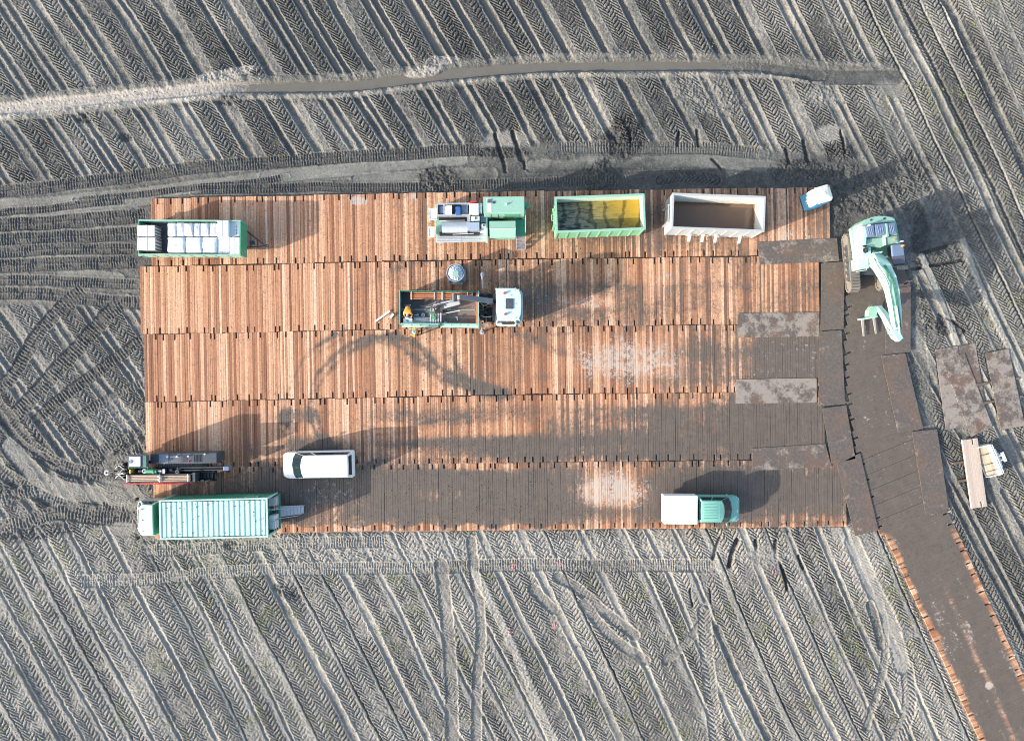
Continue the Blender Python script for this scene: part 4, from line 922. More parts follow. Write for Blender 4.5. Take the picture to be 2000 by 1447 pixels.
t = NT('brown_sludge_water'); n = t.noise(t.coord('Object'), 1.2, 4); WATER_B = t.out(t.mix(n, (0.20, 0.130, 0.085), (0.15, 0.105, 0.078)), 0.15, 0, 0.35)
def stained(name, c1, c2, zlo, zhi, rust):
    t = NT(name); v = t.coord('Object'); z = t.n('ShaderNodeSeparateXYZ', {'Vector': v}).outputs[2]; n = t.noise(v, 2.2, 5, .7); n2 = t.noise(v, 9, 4, .7)
    f = t.smooth(t.math('ADD', z, t.math('MULTIPLY', t.math('SUBTRACT', n, .5), .5)), zlo, zhi)
    b = t.mix(f, c2, c1); b = t.mix(t.math('MULTIPLY', t.smooth(n2, .6, .68), rust), b, (.10, .065, .04)); b = t.mix(t.math('MULTIPLY', t.smooth(n, .56, .62), rust * .5), b, (.42, .40, .22))
    return t.out(b, .55, 0, .4)
def skip(name, label, px, py, rz, Ln, Wd, zr, zl, paintm, inner, rimm, liquid, lname, sl=0.0):
    o = org(px, py, zr); T = thing(name, label, 'skip', (*o, 0), R(rz)); L, W = Ln / 2, Wd / 2; th = .07
    zb = ZM + .14
    def wall(nm, c, d, mt=paintm):
        m = MB(); m.box(c, d); return m.build(nm, mt, T)
    wall('side_wall', (0, W - th / 2, (zb + zr) / 2), (Ln, th, zr - zb)); wall('side_wall', (0, -W + th / 2, (zb + zr) / 2), (Ln, th, zr - zb))
    wall('front_wall', (-L + th / 2, 0, (zb + zr) / 2), (th, Wd - 2 * th, zr - zb)); wall('tail_door', (L - th / 2, 0, (zb + zr) / 2), (th, Wd - 2 * th, zr - zb))
    wall('floor', (0, 0, zb + .03), (Ln - 2 * th - .01, Wd - 2 * th - .01, .06))
    m = MB(); i0 = th + .004; s_ = .08                     # sloped lining plates
    lo = [(-L + i0 + s_, -W + i0 + s_), (L - i0 - s_, -W + i0 + s_), (L - i0 - s_, W - i0 - s_), (-L + i0 + s_, W - i0 - s_)]; hi = [(-L + i0, -W + i0), (L - i0, -W + i0), (L - i0, W - i0), (-L + i0, W - i0)]
    m.loft([[(x, y, zb + .065) for x, y in lo], [(x, y, zr - .03) for x, y in hi]], cap=False); ln_ = m.build('lining', inner, T)
    m = MB(); r_ = .075
    for y in (W - .02, -W + .02): m.box((0, y, zr + .03), (Ln + .1, r_ * 2, .1))
    for x in (L - .02, -L + .02): m.box((x, 0, zr + .028), (r_ * 2, Wd - .12, .1))
    m.build('rim', rimm, T, bevel=.015)
    for sgn in (1, -1):
        m = MB(); n_ = 8
        for i in range(n_ + 1):
            x = -L + .06 + i * (Ln - .12) / n_
            m.prism([(sgn * (W + .005), zb), (sgn * (W + .045), zb + .05), (sgn * (W + .04), zr - .25), (sgn * (W + .005), zr - .1)], x - .045, x + .045, 'X')
        m.build('side_rib', paintm, T)
    m = MB()
    for y in (-.5, .5): m.box((0, y, ZM + .07), (Ln - .1, .14, .13))
    m.build('skid_rail', STEEL, T)
    m = MB()
    for y in (-.55, .55): m.box((-L - .1, y, 1.0), (.12, .1, 1.6))
    m.box((-L - .1, 0, 1.72), (.1, 1.0, .1)); m.cyl((-L - .22, -.2, 1.6), (-L - .22, .2, 1.6), .035, 8); m.box((-L - .15, -.2, 1.64), (.18, .05, .08)); m.box((-L - .15, .2, 1.64), (.18, .05, .08)); m.build('hook_frame', paintm, T)
    m = MB()
    for y in (-W + .2, -.35, .35, W - .2): m.cyl((L + .05, y, zb + .2), (L + .05, y, zr - .2), .03, 8)
    for y in (-W * .8, W * .8):
        for z in (.7, 1.5, 2.1): m.box((L + .06, y, z), (.12, .2, .08))
    m.tube([(L + .05, .1, 1.5), (L + .22, .12, 1.6), (L + .2, -.1, 1.55)], .025, 6); m.build('door_lock', paintm, T)
    m = MB(); m.b2(-L + i0 + .03, L - i0 - .03, -W + i0 + .03, W - i0 - .03, zl - .05, zl); m.build(lname, liquid, T)
    return T
skip('waste_skip', 'bright green skip half full of yellow water and black scum', 1172, 417, 2.2, 5.85, 2.28, 2.35, 1.45, SKIPG, stained('green_skip_lining', (.50, .60, .46), (.22, .20, .06), 1.3, 1.7, .5), MINT, WATER_Y, 'yellow_water')
GS_ = skip('waste_skip', 'worn grey-white skip holding a little brown water', 1402.5, 415.5, -2.1, 6.08, 2.26, 2.4, .75, GREYP, stained('grey_skip_lining', (.60, .61, .57), (.21, .13, .06), .95, 1.12, .5), GREYP, WATER_B, 'brown_water')
m = MB()
for i in range(4):
    x = [-1.45, -.55, .35, 2.0][i]; m.prism([(-1.14, .95), (-1.62, .62), (-1.62, .55), (-1.14, .80)], x - .05, x + .14, 'X')
m.build('step_bracket', GREYP, GS_)

# ---------------------------------------------------------------- toilet cabin
o = org(1608.5, 379, 2.3); T = thing('toilet_cabin', 'blue portable toilet cabin with pale ribbed roof at the upper right platform corner', 'toilet cabin', (*o, ZM), R(16))
TBL = paint('cabin_blue_plastic', (.07, .27, .46), .4, dirt=.1); TWH = paint('translucent_roof_plastic', (.66, .70, .60), .45, dirt=.25)
m = MB(); m.box((0, 0, 1.06), (1.06, 1.06, 2.0), taper=.97); body = m.build('wall', TBL, T, bevel=.04)
m = MB(); m.box((0, 0, .03), (1.12, 1.12, .06)); m.build('base_skid', CHARC, T)
m = MB(); m.loft([[(a * s, b * s, z) for a, b in ((-.55, -.42), (-.42, -.55), (.42, -.55), (.55, -.42), (.55, .42), (.42, .55), (-.42, .55), (-.55, .42))] for s, z in ((1, 2.04), (1.0, 2.12), (.93, 2.17), (.55, 2.23), (.12, 2.27))]); m.build('roof', TWH, T)
m = MB()
for i in range(12):
    a = i * math.pi / 6; m.tube([(.08 * math.cos(a), .08 * math.sin(a), 2.275), (.47 * math.cos(a), .47 * math.sin(a), 2.205)], .012, 5)
m.build('roof_rib', paint('roof_rib_plastic', (.50, .53, .42), .5), T)
m = MB(); m.cyl((.42, .38, 1.9), (.42, .38, 2.4), .05, 10); m.build('vent_pipe', CHARC, T)
m = MB(); m.b2(-.38, .38, -.560, -.535, .12, 1.95); d_ = m.build('door', paint('door_blue_plastic', (.04, .30, .58), .4, dirt=.1), T, bevel=.01); m = MB(); m.box((.28, -.575, 1.05), (.06, .04, .16)); m.build('handle', CHARC, d_)
m = MB()
prof = [(.50, 2.0), (.50, 1.25), (.40, 1.1), (.34, 1.32), (.22, .82), (.12, 1.02), (.02, .62), (-.08, .9), (-.18, .66), (-.26, 1.0), (-.38, .8), (-.44, 1.15), (-.50, 1.1), (-.50, 2.0)]
m.prism(prof, -.552, -.535, 'X'); m.build('glare_graphic', WHITE, T)  # jagged white stands for sun glare on this wall plus its graphic

# ---------------------------------------------------------------- tracked excavator
o = org(1706, 505); T = thing('crawler_excavator', 'mint green crawler excavator with folded boom and pallet forks at the right', 'excavator', (*o, 0))
def crawler(px, py, L=3.95, W=.62, ht=.98, z0=ZM, ang=-85.5, nm='crawler', par=T, mat=TRACKM, oo=None, n=46):
    c = pq(oo or o, px, py, ht); r = ht / 2 - ZM / 2; zc = z0 + r; hl = L / 2 - r
    m = MB(); pts = []
    for k in range(12): a = -math.pi / 2 + math.pi * k / 11; pts.append((hl + r * math.cos(a), zc + r * math.sin(a)))
    for k in range(12): a = math.pi / 2 + math.pi * k / 11; pts.append((-hl + r * math.cos(a), zc + r * math.sin(a)))
    inner_ = [(x * .96, zc + (z - zc) * .82) for x, z in pts]
    N = len(pts)
    m.loft([[(x, -W / 2, z) for x, z in pts], [(x, W / 2, z) for x, z in pts], [(x, W / 2, z) for x, z in inner_], [(x, -W / 2, z) for x, z in inner_], [(x, -W / 2, z) for x, z in pts]], cap=False)
    per = 4 * hl + 2 * math.pi * r
    for k in range(n):
        s_ = per * k / n
        if s_ < 2 * hl: x, z, a = -hl + s_, zc + r, 0
        elif s_ < 2 * hl + math.pi * r: t_ = (s_ - 2 * hl) / r; x, z, a = hl + r * math.sin(t_), zc + r * math.cos(t_), t_
        elif s_ < 4 * hl + math.pi * r: x, z, a = hl - (s_ - 2 * hl - math.pi * r), zc - r, math.pi
        else: t_ = (s_ - 4 * hl - math.pi * r) / r; x, z, a = -hl - r * math.sin(t_), zc - r * math.cos(t_), math.pi + t_
        m.box((x, 0, z), (.05, W, .13), rot=Matrix.Rotation(a, 4, 'Y'))
    ob = m.build(nm, mat, par); ob.location = (c[0], c[1], 0); ob.rotation_euler.z = R(ang)
    m = MB(); m.box((0, 0, zc), (2 * hl + .1, W * .5, r * 1.1)); m.build('track_frame', CHARC, ob, bevel=.03)
    for sx in (-1, 1):
        m = MB(); m.cyl((sx * hl, -W * .42, zc), (sx * hl, W * .42, zc), r * .72, 18); m.build('sprocket', MUDM, ob)
    m = MB()
    for k in range(7):
        x = -hl + (k + .7) * 2 * hl / 7.4; m.cyl((x, -W * .4, z0 + .2), (x, W * .4, z0 + .2), .11, 12)
    m.build('roller', MUDM, ob)
    return ob
crawler(1668, 512); crawler(1728, 508)
m = MB(); c1, c2 = pq(o, 1679, 512, .6), pq(o, 1718, 509, .6); m.box(((c1[0] + c2[0]) / 2, (c1[1] + c2[1]) / 2, .62), (1.7, 1.9, .4)); m.shell([(.05, .8), (.62, .8), (.62, 1.05), (.05, 1.05)], 24, ((c1[0] + c2[0]) / 2 + .1, (c1[1] + c2[1]) / 2 + .2, 0)); m.build('undercarriage', CHARC, T)
m = MB(); pp(m, o, [(1662, 446), (1690, 431), (1730, 427), (1750, 433), (1766, 519), (1742, 522), (1722, 508), (1704, 512), (1698, 524), (1674, 527)], 1.06, 1.38); m.build('upper_frame', MINT, T)
m = MB(); pp(m, o, [(1681.5, 437), (1690, 429), (1703, 424), (1716, 421.5), (1730, 422), (1742, 424), (1748.5, 427.5), (1749.5, 434), (1720, 436), (1683, 441)], 1.0, 2.42); m.build('counterweight', MINT, T, bevel=.06)
m = MB(); 
for x, y in ((1701, 430), (1727, 427)): m.cyl(pq(o, x, y, 2.42), (*pq(o, x, y, 2.42)[:2], 2.45), .07, 10)
m.build('lifting_eye', CHARC, T)
m = MB(); pp(m, o, [(1683, 441.6), (1689, 440.6), (1693, 466), (1692, 478), (1686.5, 479)], 1.0, 2.5); m.build('side_hood', MINT_L, T, bevel=.05)  # left side in paler mint, so its sunlit face burns out to white
for k, q_ in enumerate([[(1689, 440.5), (1707, 438.6), (1709.5, 461.5), (1693.5, 463)], [(1709, 438.2), (1729.5, 436.2), (1732, 458.4), (1711.5, 461)], [(1733.5, 436), (1748.5, 434.8), (1751, 456.5), (1736.5, 458.2)]]):
    m = MB(); pp(m, o, q_, 2.2, 2.72); h_ = m.build('engine_hood', SLATE, T, bevel=.05)
    m = MB()
    for i in range(3):
        f0 = .25 + .22 * i; a = pq(o, q_[0][0] + (q_[1][0] - q_[0][0]) * f0, q_[0][1] + 4, 2.72); b = pq(o, q_[3][0] + (q_[2][0] - q_[3][0]) * f0, q_[3][1] - 5, 2.72); m.tube([(a[0], a[1], 2.725), (b[0], b[1], 2.725)], .018, 6)
    m.build('hood_rib', SLATE, h_)
m = MB(); pp(m, o, [(1685, 441.5), (1749, 435), (1752.6, 465.5), (1693, 468)], 1.385, 2.18); pp(m, o, [(1730, 437), (1733, 436.8), (1736.2, 462), (1732.8, 462.5)], 2.2, 2.76); m.build('engine_bay', MINT, T)
m = MB(); pp(m, o, [(1693, 467), (1752.6, 461), (1754.5, 474), (1733, 477), (1722, 483), (1700, 481), (1691, 478)], 1.385, 2.3); m.build('valve_cover', MINT, T, bevel=.04)
m = MB(); pp(m, o, [(1724, 464), (1729.5, 463.5), (1731, 479), (1726, 480)], 2.31, 2.36); m.build('anti_slip_plate', MINT_W, T)
m = MB(); c = pq(o, 1746, 469, 2.3); m.cyl(c, (c[0], c[1], 2.5), .07, 12); m.build('exhaust_pipe', ORANGE, T)
m = MB(); c = pq(o, 1695.5, 441, 2.72); m.cyl(c, (c[0], c[1], 2.95), .055, 10); m.build('air_intake', WHITE, T)
m = MB(); pp(m, o, [(1683, 480), (1701, 482.5), (1702, 501.5), (1685, 503)], 1.0, 2.3); m.build('fuel_tank', MINT_L, T, bevel=.04)
m = MB(); c = pq(o, 1688.5, 489, 2.31); m.ring((c[0] + .05, c[1], 2.33), .13, .035, .05, 14); m.tube(spline([(c[0] - .1, c[1] + .25, 2.35), (c[0] + .1, c[1] + .1, 2.5), (c[0], c[1] - .2, 2.35)], 5), .04, 6); m.build('refuel_hose', BLACK, T)
m = MB(); pp(m, o, [(1675.5, 505), (1696, 503), (1697.5, 523), (1678, 526)], 1.0, 1.95); m.build('tool_box', MINT_L, T, bevel=.03)
m = MB(); a, b = pq(o, 1676, 514, 1.96), pq(o, 1697, 512, 1.96); m.tube([a, b], .02, 6); a = pq(o, 1672, 531, 1.5); b = pq(o, 1692, 527.5, 1.5); m.tube([a, b, (b[0], b[1] + .2, 1.5)], .025, 6); m.build('hand_rail', OFFW, T)
# cab
m = MB(); base_ = [(1741, 480), (1763.5, 478), (1768.5, 518.5), (1744, 521)]; pp(m, o, base_, 1.385, 1.9); m.build('cab_body', CHARC, T, bevel=.03)
lo = [Vector(pq(o, x, y, 1.9)) for x, y in base_]
hi = [Vector(pq(o, x, y, 3.0)) for x, y in [(1742.5, 480.5), (1764, 478.5), (1767, 511), (1745, 513)]]
for v_ in hi: v_.z = 3.0
m = MB()
for a, b in zip(lo, hi): m.tube([a, b], .05, 6)
m.build('cab_pillar', CHARC, T)
m = MB(); cen = sum(lo, Vector()) / 4; ch = sum(hi, Vector()) / 4; m.loft([[cen + (p - cen) * .96 for p in lo], [ch + (p - ch) * .96 for p in hi]]); m.build('cab_window', GLASS, T)
m = MB(); pp(m, o, [(1741.5, 478.5), (1764.5, 476.5), (1767, 499), (1743.5, 501)], 3.0, 3.16); m.build('cab_roof', SLATE, T, bevel=.05)
m = MB(); pp(m, o, [(1743.5, 501.5), (1767, 499.4), (1768, 514), (1745, 516)], 3.01, 3.12); m.build('roof_window', paint('tinted_roof_panel', (.10, .10, .13), .2, dirt=.3), T)
m = MB(); c = pq(o, 1762, 480.5, 3.16); m.cyl(c, (c[0], c[1], c[2] + .16), .06, 10); m.build('beacon', AMBER, T); m = MB(); c = pq(o, 1760.5, 472, 2.9); m.tube([(c[0], c[1], 2.3), c], .02, 6); m.box((c[0], c[1], 2.95), (.12, .06, .2)); m.build('mirror', WHITE, T)
m = MB(); a = pq(o, 1769, 518, 1.2); m.box((a[0] - .2, a[1] - .15, 1.2), (.7, .3, .06)); m.box((a[0] + .05, a[1] + .1, 2.0), (.1, .06, .35)); m.build('step', STEEL, T)
# boom, arm, forks: box-section loft along a path
def beam(name, path, mat, par=T):
    secs = []; pts = [(Vector(pq(o, x, y, z)), w, h) for x, y, z, w, h in path]
    for i, (p, w, h) in enumerate(pts):
        d = (pts[min(i + 1, len(pts) - 1)][0] - pts[max(i - 1, 0)][0]).normalized(); sd_ = d.cross(Vector((0, 0, 1))).normalized(); up = sd_.cross(d)
        secs.append([p + sd_ * a * w / 2 + up * b * h / 2 for a, b in ((-1, -1), (1, -1), (1, 1), (-1, 1))])
    m = MB(); m.loft(secs); return m.build(name, mat, par, bevel=.025)
beam('boom', [(1707, 497, 1.75, .62, .5), (1713, 508, 2.45, .66, .7), (1724, 525, 3.15, .66, .85), (1735, 545, 3.45, .62, .85), (1742, 568, 3.45, .56, .75), (1748, 605, 3.15, .50, .62), (1752, 640, 2.75, .44, .45)], MINT_L)
beam('arm', [(1757, 664, 2.75, .36, .42), (1749, 655, 2.75, .40, .62), (1741, 640, 2.35, .40, .55), (1729, 618, 1.75, .36, .42), (1716, 600, 1.15, .30, .3)], MINT_L)
m = MB(); m.cyl(pq(o, 1750, 597, 3.60), pq(o, 1755, 630, 3.25), .085, 12); m.cyl(pq(o, 1755, 630, 3.25), pq(o, 1757.5, 652, 3.0), .05, 10); m.build('arm_cylinder', MINT_L, T)
for dx in (-1, 1):
    m = MB(); m.cyl(pq(o, 1704 + dx * 10, 511 - dx, 1.5), pq(o, 1722 + dx * 11, 528 - dx * 2, 2.6), .085, 12); m.cyl(pq(o, 1722 + dx * 11, 528 - dx * 2, 2.6), pq(o, 1731 + dx * 9, 538 - dx * 2, 3.1), .05, 10); m.build('boom_cylinder', MINT_L, T)
m = MB(); m.cyl(pq(o, 1742, 652, 2.5), pq(o, 1728, 628, 1.95), .07, 12); m.cyl(pq(o, 1728, 628, 1.95), pq(o, 1717, 607, 1.5), .042, 10); m.build('tool_cylinder', MINT_L, T)
for k, dx in enumerate((3, 5.5, 8, -7)):
    m = MB(); m.tube(spline([pq(o, 1712 + dx, 500, 2.3), pq(o, 1722 + dx, 519, 3.55), pq(o, 1738 + dx * .9, 545, 3.92), pq(o, 1745 + dx * .8, 572, 3.82), pq(o, 1751 + dx * .7, 612, 3.45), pq(o, 1755 + dx * .7, 640, 3.05)], 6), .026, 6); m.build('hydraulic_hose', GREEN_D, T)
m = MB(); m.tube(spline([pq(o, 1738, 646, 2.9), pq(o, 1733, 640, 2.7), pq(o, 1734, 652, 2.6), pq(o, 1744, 654, 2.8)], 5), .03, 6); m.build('hydraulic_hose', GREEN_D, T)
m = MB(); a, b = pq(o, 1705, 495, 2.6), pq(o, 1722, 492, 2.6); m.tube([(a[0], a[1] - .3, 1.6), a, b, (b[0], b[1] - .3, 1.6)], .05, 8); m.build('boom_bracket', MINT_L, T)
m = MB(); pp(m, o, [(1697, 606), (1703, 598), (1712, 597), (1716, 602), (1712, 618), (1696, 618)], .75, 1.25); m.build('quick_coupler', MINT, T, bevel=.03)
m = MB(); a, b = pq(o, 1682, 623.5, .75), pq(o, 1713, 618, .75); m.tube([a, b], .07, 6); a2, b2_ = (a[0], a[1], .35), (b[0], b[1], .35); m.tube([a2, b2_], .06, 6)
for f in (.08, .8): p = Vector(a).lerp(Vector(b), f); m.box((p.x, p.y, .52), (.13, .08, .6))
m.build('fork_carriage', MINT_L, T)
for (x0, y0_, x1_, y1_) in ((1684, 624, 1687, 657), (1706.5, 620.5, 1711, 652)):
    a = pq(o, x0, y0_, .3); b = pq(o, x1_, y1_, .3); m = MB(); d = Vector(b) - Vector(a); sd_ = Vector((-d.y, d.x, 0)).normalized() * .07
    m.loft([[Vector(a) + sd_ + Vector((0, 0, .05)), Vector(a) - sd_ + Vector((0, 0, .05)), Vector(a) - sd_ - Vector((0, 0, .05)), Vector(a) + sd_ - Vector((0, 0, .05))], [Vector(b) + sd_ * .8, Vector(b) - sd_ * .8, Vector(b) - sd_ * .8 - Vector((0, 0, .03)), Vector(b) + sd_ * .8 - Vector((0, 0, .03))]])
    m.build('fork_tine', paint('worn_fork_steel', (.45, .40, .37), .45, .3, dirt=.4), T)
# ---------------------------------------------------------------- people: one skinned body, clothes grown on the same skeleton
SKIN = paint('skin', (.50, .30, .22), .55, dirt=0, var=.05); HIVIS = paint('orange_workwear', (.95, .30, .04), .8, dirt=.06, var=.1); HIYEL = paint('yellow_workwear', (.90, .80, .08), .8, dirt=.05); TROU = paint('dark_trousers', (.05, .055, .07), .9, dirt=.2)
REFL = paint('silver_reflective_tape', (.75, .75, .72), .4, dirt=0); HELM = paint('white_helmet', (.82, .82, .82), .3, dirt=0); HELMG = paint('green_helmet_patch', (.02, .42, .28), .35, dirt=0); GLOVE = paint('work_glove', (.10, .10, .10), .9)
def skin(name, nodes, edges, mat, par, sub=2):
    me = bpy.data.meshes.new(name); me.from_pydata([n[:3] for n in nodes], edges, []); o = bpy.data.objects.new(name, me); col.objects.link(o); o.parent = par
    md = o.modifiers.new('skin', 'SKIN'); sv = me.skin_vertices[0].data
    for v, n in zip(sv, nodes): v.radius = (n[3], n[4] if len(n) > 4 else n[3])
    sv[0].use_root = True
    md.use_smooth_shade = True; s2 = o.modifiers.new('sub', 'SUBSURF'); s2.levels = sub; s2.render_levels = sub
    me.materials.append(mat); return o
def person(label, loc, rz, J):
    """J: joint positions in the person's frame (x ahead, y left, z up)"""
    T = thing('person', label, 'person', loc, rz, 'workers in orange clothing')
    n = [(*J['pel'], .15, .12), (*J['sp'], .14, .11), (*J['ch'], .17, .12), (*J['nk'], .06), (*J['hd0'], .075, .085), (*J['hd1'], .085, .10), (*J['hd2'], .06)]; e = [(0, 1), (1, 2), (2, 3), (3, 4), (4, 5), (5, 6)]
    jn = n[:3]; je = [(0, 1), (1, 2)]; tn = [(*J['pel'], .155, .13)]; te = []
    for s in 'LR':
        k = len(n); n += [(*J['sh' + s], .065), (*J['el' + s], .045), (*J['wr' + s], .03), (*J['ha' + s], .038, .02)]; e += [(2, k), (k, k + 1), (k + 1, k + 2), (k + 2, k + 3)]
        h = Vector(J['ha' + s]); w = Vector(J['wr' + s]); d = (h - w).normalized(); sd_ = d.cross(Vector((0, 0, 1)));
        sd_ = sd_.normalized() if sd_.length > .1 else Vector((0, 1, 0)); dn = Vector((0, 0, -1))
        for q, (off, L) in enumerate(((-.032, .07), (-.011, .082), (.011, .078), (.032, .062))):
            b = len(n); p0 = h + sd_ * off + d * .03; n += [(*p0, .0095), (*(p0 + d * L * .55 + dn * .008), .0088), (*(p0 + d * L * .85 + dn * .03), .0075)]; e += [(k + 3, b), (b, b + 1), (b + 1, b + 2)]
        b = len(n); p0 = w.lerp(h, .6) + sd_ * .045; n += [(*p0, .012), (*(p0 + d * .04 + sd_ * .02), .010)]; e += [(k + 3, b), (b, b + 1)]
        j = len(jn); jn += [(*J['sh' + s], .085), (*J['el' + s], .062), (*Vector(J['el' + s]).lerp(Vector(J['wr' + s]), .9), .05)]; je += [(2, j), (j, j + 1), (j + 1, j + 2)]
        k = len(n); n += [(*J['hip' + s], .09), (*J['kn' + s], .06), (*J['an' + s], .042), (*J['to' + s], .04, .03)]; e += [(0, k), (k, k + 1), (k + 1, k + 2), (k + 2, k + 3)]
        j = len(tn); tn += [(*J['hip' + s], .11), (*J['kn' + s], .08), (*Vector(J['kn' + s]).lerp(Vector(J['an' + s]), .92), .07)]; te += [(0, j), (j, j + 1), (j + 1, j + 2)]
        a, t_ = Vector(J['an' + s]), Vector(J['to' + s]); skin('boot', [(*a, .055), (*(a + Vector((0, 0, -.03))), .055), (*t_, .05, .04)], [(0, 1), (1, 2)], BLACK, T, 1)
    skin('body', n, e, SKIN, T)
    jn = [(x[0], x[1], x[2], x[3] * 1.14, (x[4] if len(x) > 4 else x[3]) * 1.16) if i < 3 else x for i, x in enumerate(jn)]
    skin('jacket', jn, je, HIVIS, T); skin('trousers', tn, te, TROU, T)
    hc = Vector(J['hd1']); up = (Vector(J['hd2']) - Vector(J['hd0'])).normalized(); rot = up.to_track_quat('Z', 'Y').to_matrix().to_4x4()
    m = MB(); m.shell([(.165, -.01), (.135, .0), (.135, .05), (.115, .10), (.07, .135), (.01, .145)], 18); m.shell([(.165, -.01), (.12, -.012), (.12, .0)], 18)
    hm = m.build('helmet', HELM, T, smooth=True); hm.matrix_local = Matrix.Translation(hc + up * .03) @ rot
    m = MB(); m.shell([(.05, .143), (.075, .137), (.078, .128), (.02, .152), (.001, .152)], 14); pt = m.build('helmet_patch', HELMG, hm)
    f = up.cross(Vector((0, 1, 0))); f = -f if f.x < 0 else f
    m = MB(); c = hc + f * .10 - up * .02; m.box(c, (.03, .025, .045)); m.build('nose', SKIN, T, bevel=.01)
    m = MB(); 
    for s in (-1, 1): m.box(hc + f * .092 + up * .015 + Vector((0, s * .032, 0)), (.014, .022, .012))
    m.build('eyes', INK, T); m = MB(); m.box(hc + f * .088 - up * .065, (.014, .045, .01)); m.build('mouth', paint('lips', (.4, .15, .13), .5, dirt=0), T)
    m = MB()
    for s in (-1, 1): m.box(hc + Vector((0, s * .098, -.01)), (.045, .02, .06))
    m.build('ears', SKIN, T, bevel=.008)
    return T
STAND = dict(pel=(0, 0, .98), sp=(0.01, 0, 1.15), ch=(.02, 0, 1.38), nk=(.03, 0, 1.52), hd0=(.05, 0, 1.60), hd1=(.06, 0, 1.69), hd2=(.06, 0, 1.78),
    shL=(.02, .20, 1.43), shR=(.02, -.20, 1.43), elL=(.05, .28, 1.16), elR=(.10, -.28, 1.17), wrL=(.25, .22, 1.05), wrR=(.33, -.20, 1.12), haL=(.33, .20, 1.04), haR=(.41, -.18, 1.12),
    hipL=(0, .10, .92), hipR=(0, -.10, .92), knL=(.03, .12, .50), knR=(.0, -.12, .50), anL=(0, .13, .09), anR=(-.03, -.13, .09), toL=(.14, .15, .04), toR=(.11, -.15, .04))
BENT = dict(pel=(-.15, 0, .88), sp=(.03, 0, .98), ch=(.25, 0, 1.02), nk=(.40, 0, .99), hd0=(.47, 0, .96), hd1=(.55, 0, .92), hd2=(.62, 0, .90),
    shL=(.28, .20, 1.02), shR=(.28, -.20, 1.02), elL=(.40, .27, .76), elR=(.40, -.27, .76), wrL=(.52, .20, .56), wrR=(.52, -.20, .56), haL=(.58, .19, .50), haR=(.58, -.19, .50),
    hipL=(-.13, .11, .84), hipR=(-.13, -.11, .84), knL=(.02, .14, .46), knR=(.02, -.14, .46), anL=(-.05, .15, .09), anR=(-.05, -.15, .09), toL=(.10, .17, .04), toR=(.10, -.17, .04))

# ---------------------------------------------------------------- crane lorry
o = org(900, 600); T = thing('crane_lorry', 'flatbed lorry with pale blue-green cab and folded black loading crane in the second row', 'lorry', (*o, 0), R(-0.5))
m = MB(); 
for y in (590, 612): pb(m, o, 784, 1012, y, y + 5, .62, .92)
for x in (800, 850, 900, 945): pb(m, o, x, x + 4, 572, 630, .85, 1.02)
m.build('chassis', BLACK, T)
t = NT('lorry_bed_floor'); v = t.coord('Object'); n = t.noise(v, 1.6, 5, .7); n2 = t.noise(v, 7, 5, .7); xs = t.n('ShaderNodeSeparateXYZ', {'Vector': v}).outputs[0]
b = t.mix(t.smooth(t.math('ADD', xs, n), -2.3, -1.2), (.055, .065, .07), t.mix(n, (.15, .125, .11), (.23, .195, .17))); b = t.mix(t.smooth(n2, .60, .68), b, (.035, .03, .028)); t.bump(n2, .3, .02)  # tail part darkened: the shadow there is put into the colour, mud beyond
BEDM = t.out(b, .8, 0, .3)
m = MB(); pb(m, o, 782, 931, 570, 632, 1.02, 1.10); fl = m.build('bed_floor', BEDM, T)
m = MB()
for y in (604.5, 619.5): pb(m, o, 783, 928, y, y + 1.2, 1.101, 1.125)
m.build('floor_rail', MINT, T)
def board(nm, x0, x1, y0, y1, z0, z1, mat, ribs=0):
    m = MB(); pb(m, o, x0, x1, y0, y1, z0, z1)
    if ribs:
        for i in range(ribs): x = x0 + 3 + (x1 - x0 - 6) * i / (ribs - 1); pb(m, o, x, x + 1.2, y0 - .6, y1 + 1.0, z0 + .05, z1 - .05)
    return m.build(nm, mat, T)
board('side_board', 781, 845, 568.2, 570, 1.0, 1.72, GREEN_D, 5); board('side_board', 846, 932, 568.2, 570, 1.0, 1.72, GREEN_D, 6)
sb = board('side_board', 781, 857, 632, 634.2, .95, 1.70, MINT, 5); sb2 = board('side_board', 861, 932, 631.4, 633.6, .95, 1.70, MINT, 5)
for ob, a in ((sb, (786, 856)), (sb2, (861, 934))):
    m = MB(); pb(m, o, a[0], a[1], 634.6, 640, .86, .95); m.build('board_foot', MINT_L, ob)
board('tailboard', 779, 780.6, 568.6, 633.6, 1.0, 1.74, MINT); board('headboard', 929.5, 933, 570, 632, 1.0, 1.95, ORANGE); board('headboard_frame', 933.3, 935, 568, 640, .9, 1.98, MINT_L)
m = MB(); pb(m, o, 857.6, 860.4, 630.5, 635.5, .95, 1.78); pb(m, o, 845, 846.2, 567.5, 570.6, 1.0, 1.78); m.build('stake_post', GREEN_D, T)
for x in (812, 858, 985):
    for y in (575, 628):
        c = pq(o, x, y, 0); wheel(T, c[0], c[1], .48, .32)
m = MB(); pb(m, o, 937, 966, 573, 596, .9, 1.35); pb(m, o, 938, 946, 606, 624, .9, 1.6); pb(m, o, 950, 966, 600, 628, .8, 1.15); pb(m, o, 962, 967, 572, 626, 1.2, 1.75)
rg = random.Random(5)
for i in range(26):
    x, y = rg.uniform(937, 964), rg.uniform(572, 630); pb(m, o, x, x + rg.uniform(1.5, 6), y, y + rg.uniform(1.5, 6), 1.1, 1.36 + rg.uniform(0, .35))
m.build('crane_base', BLACK, T)
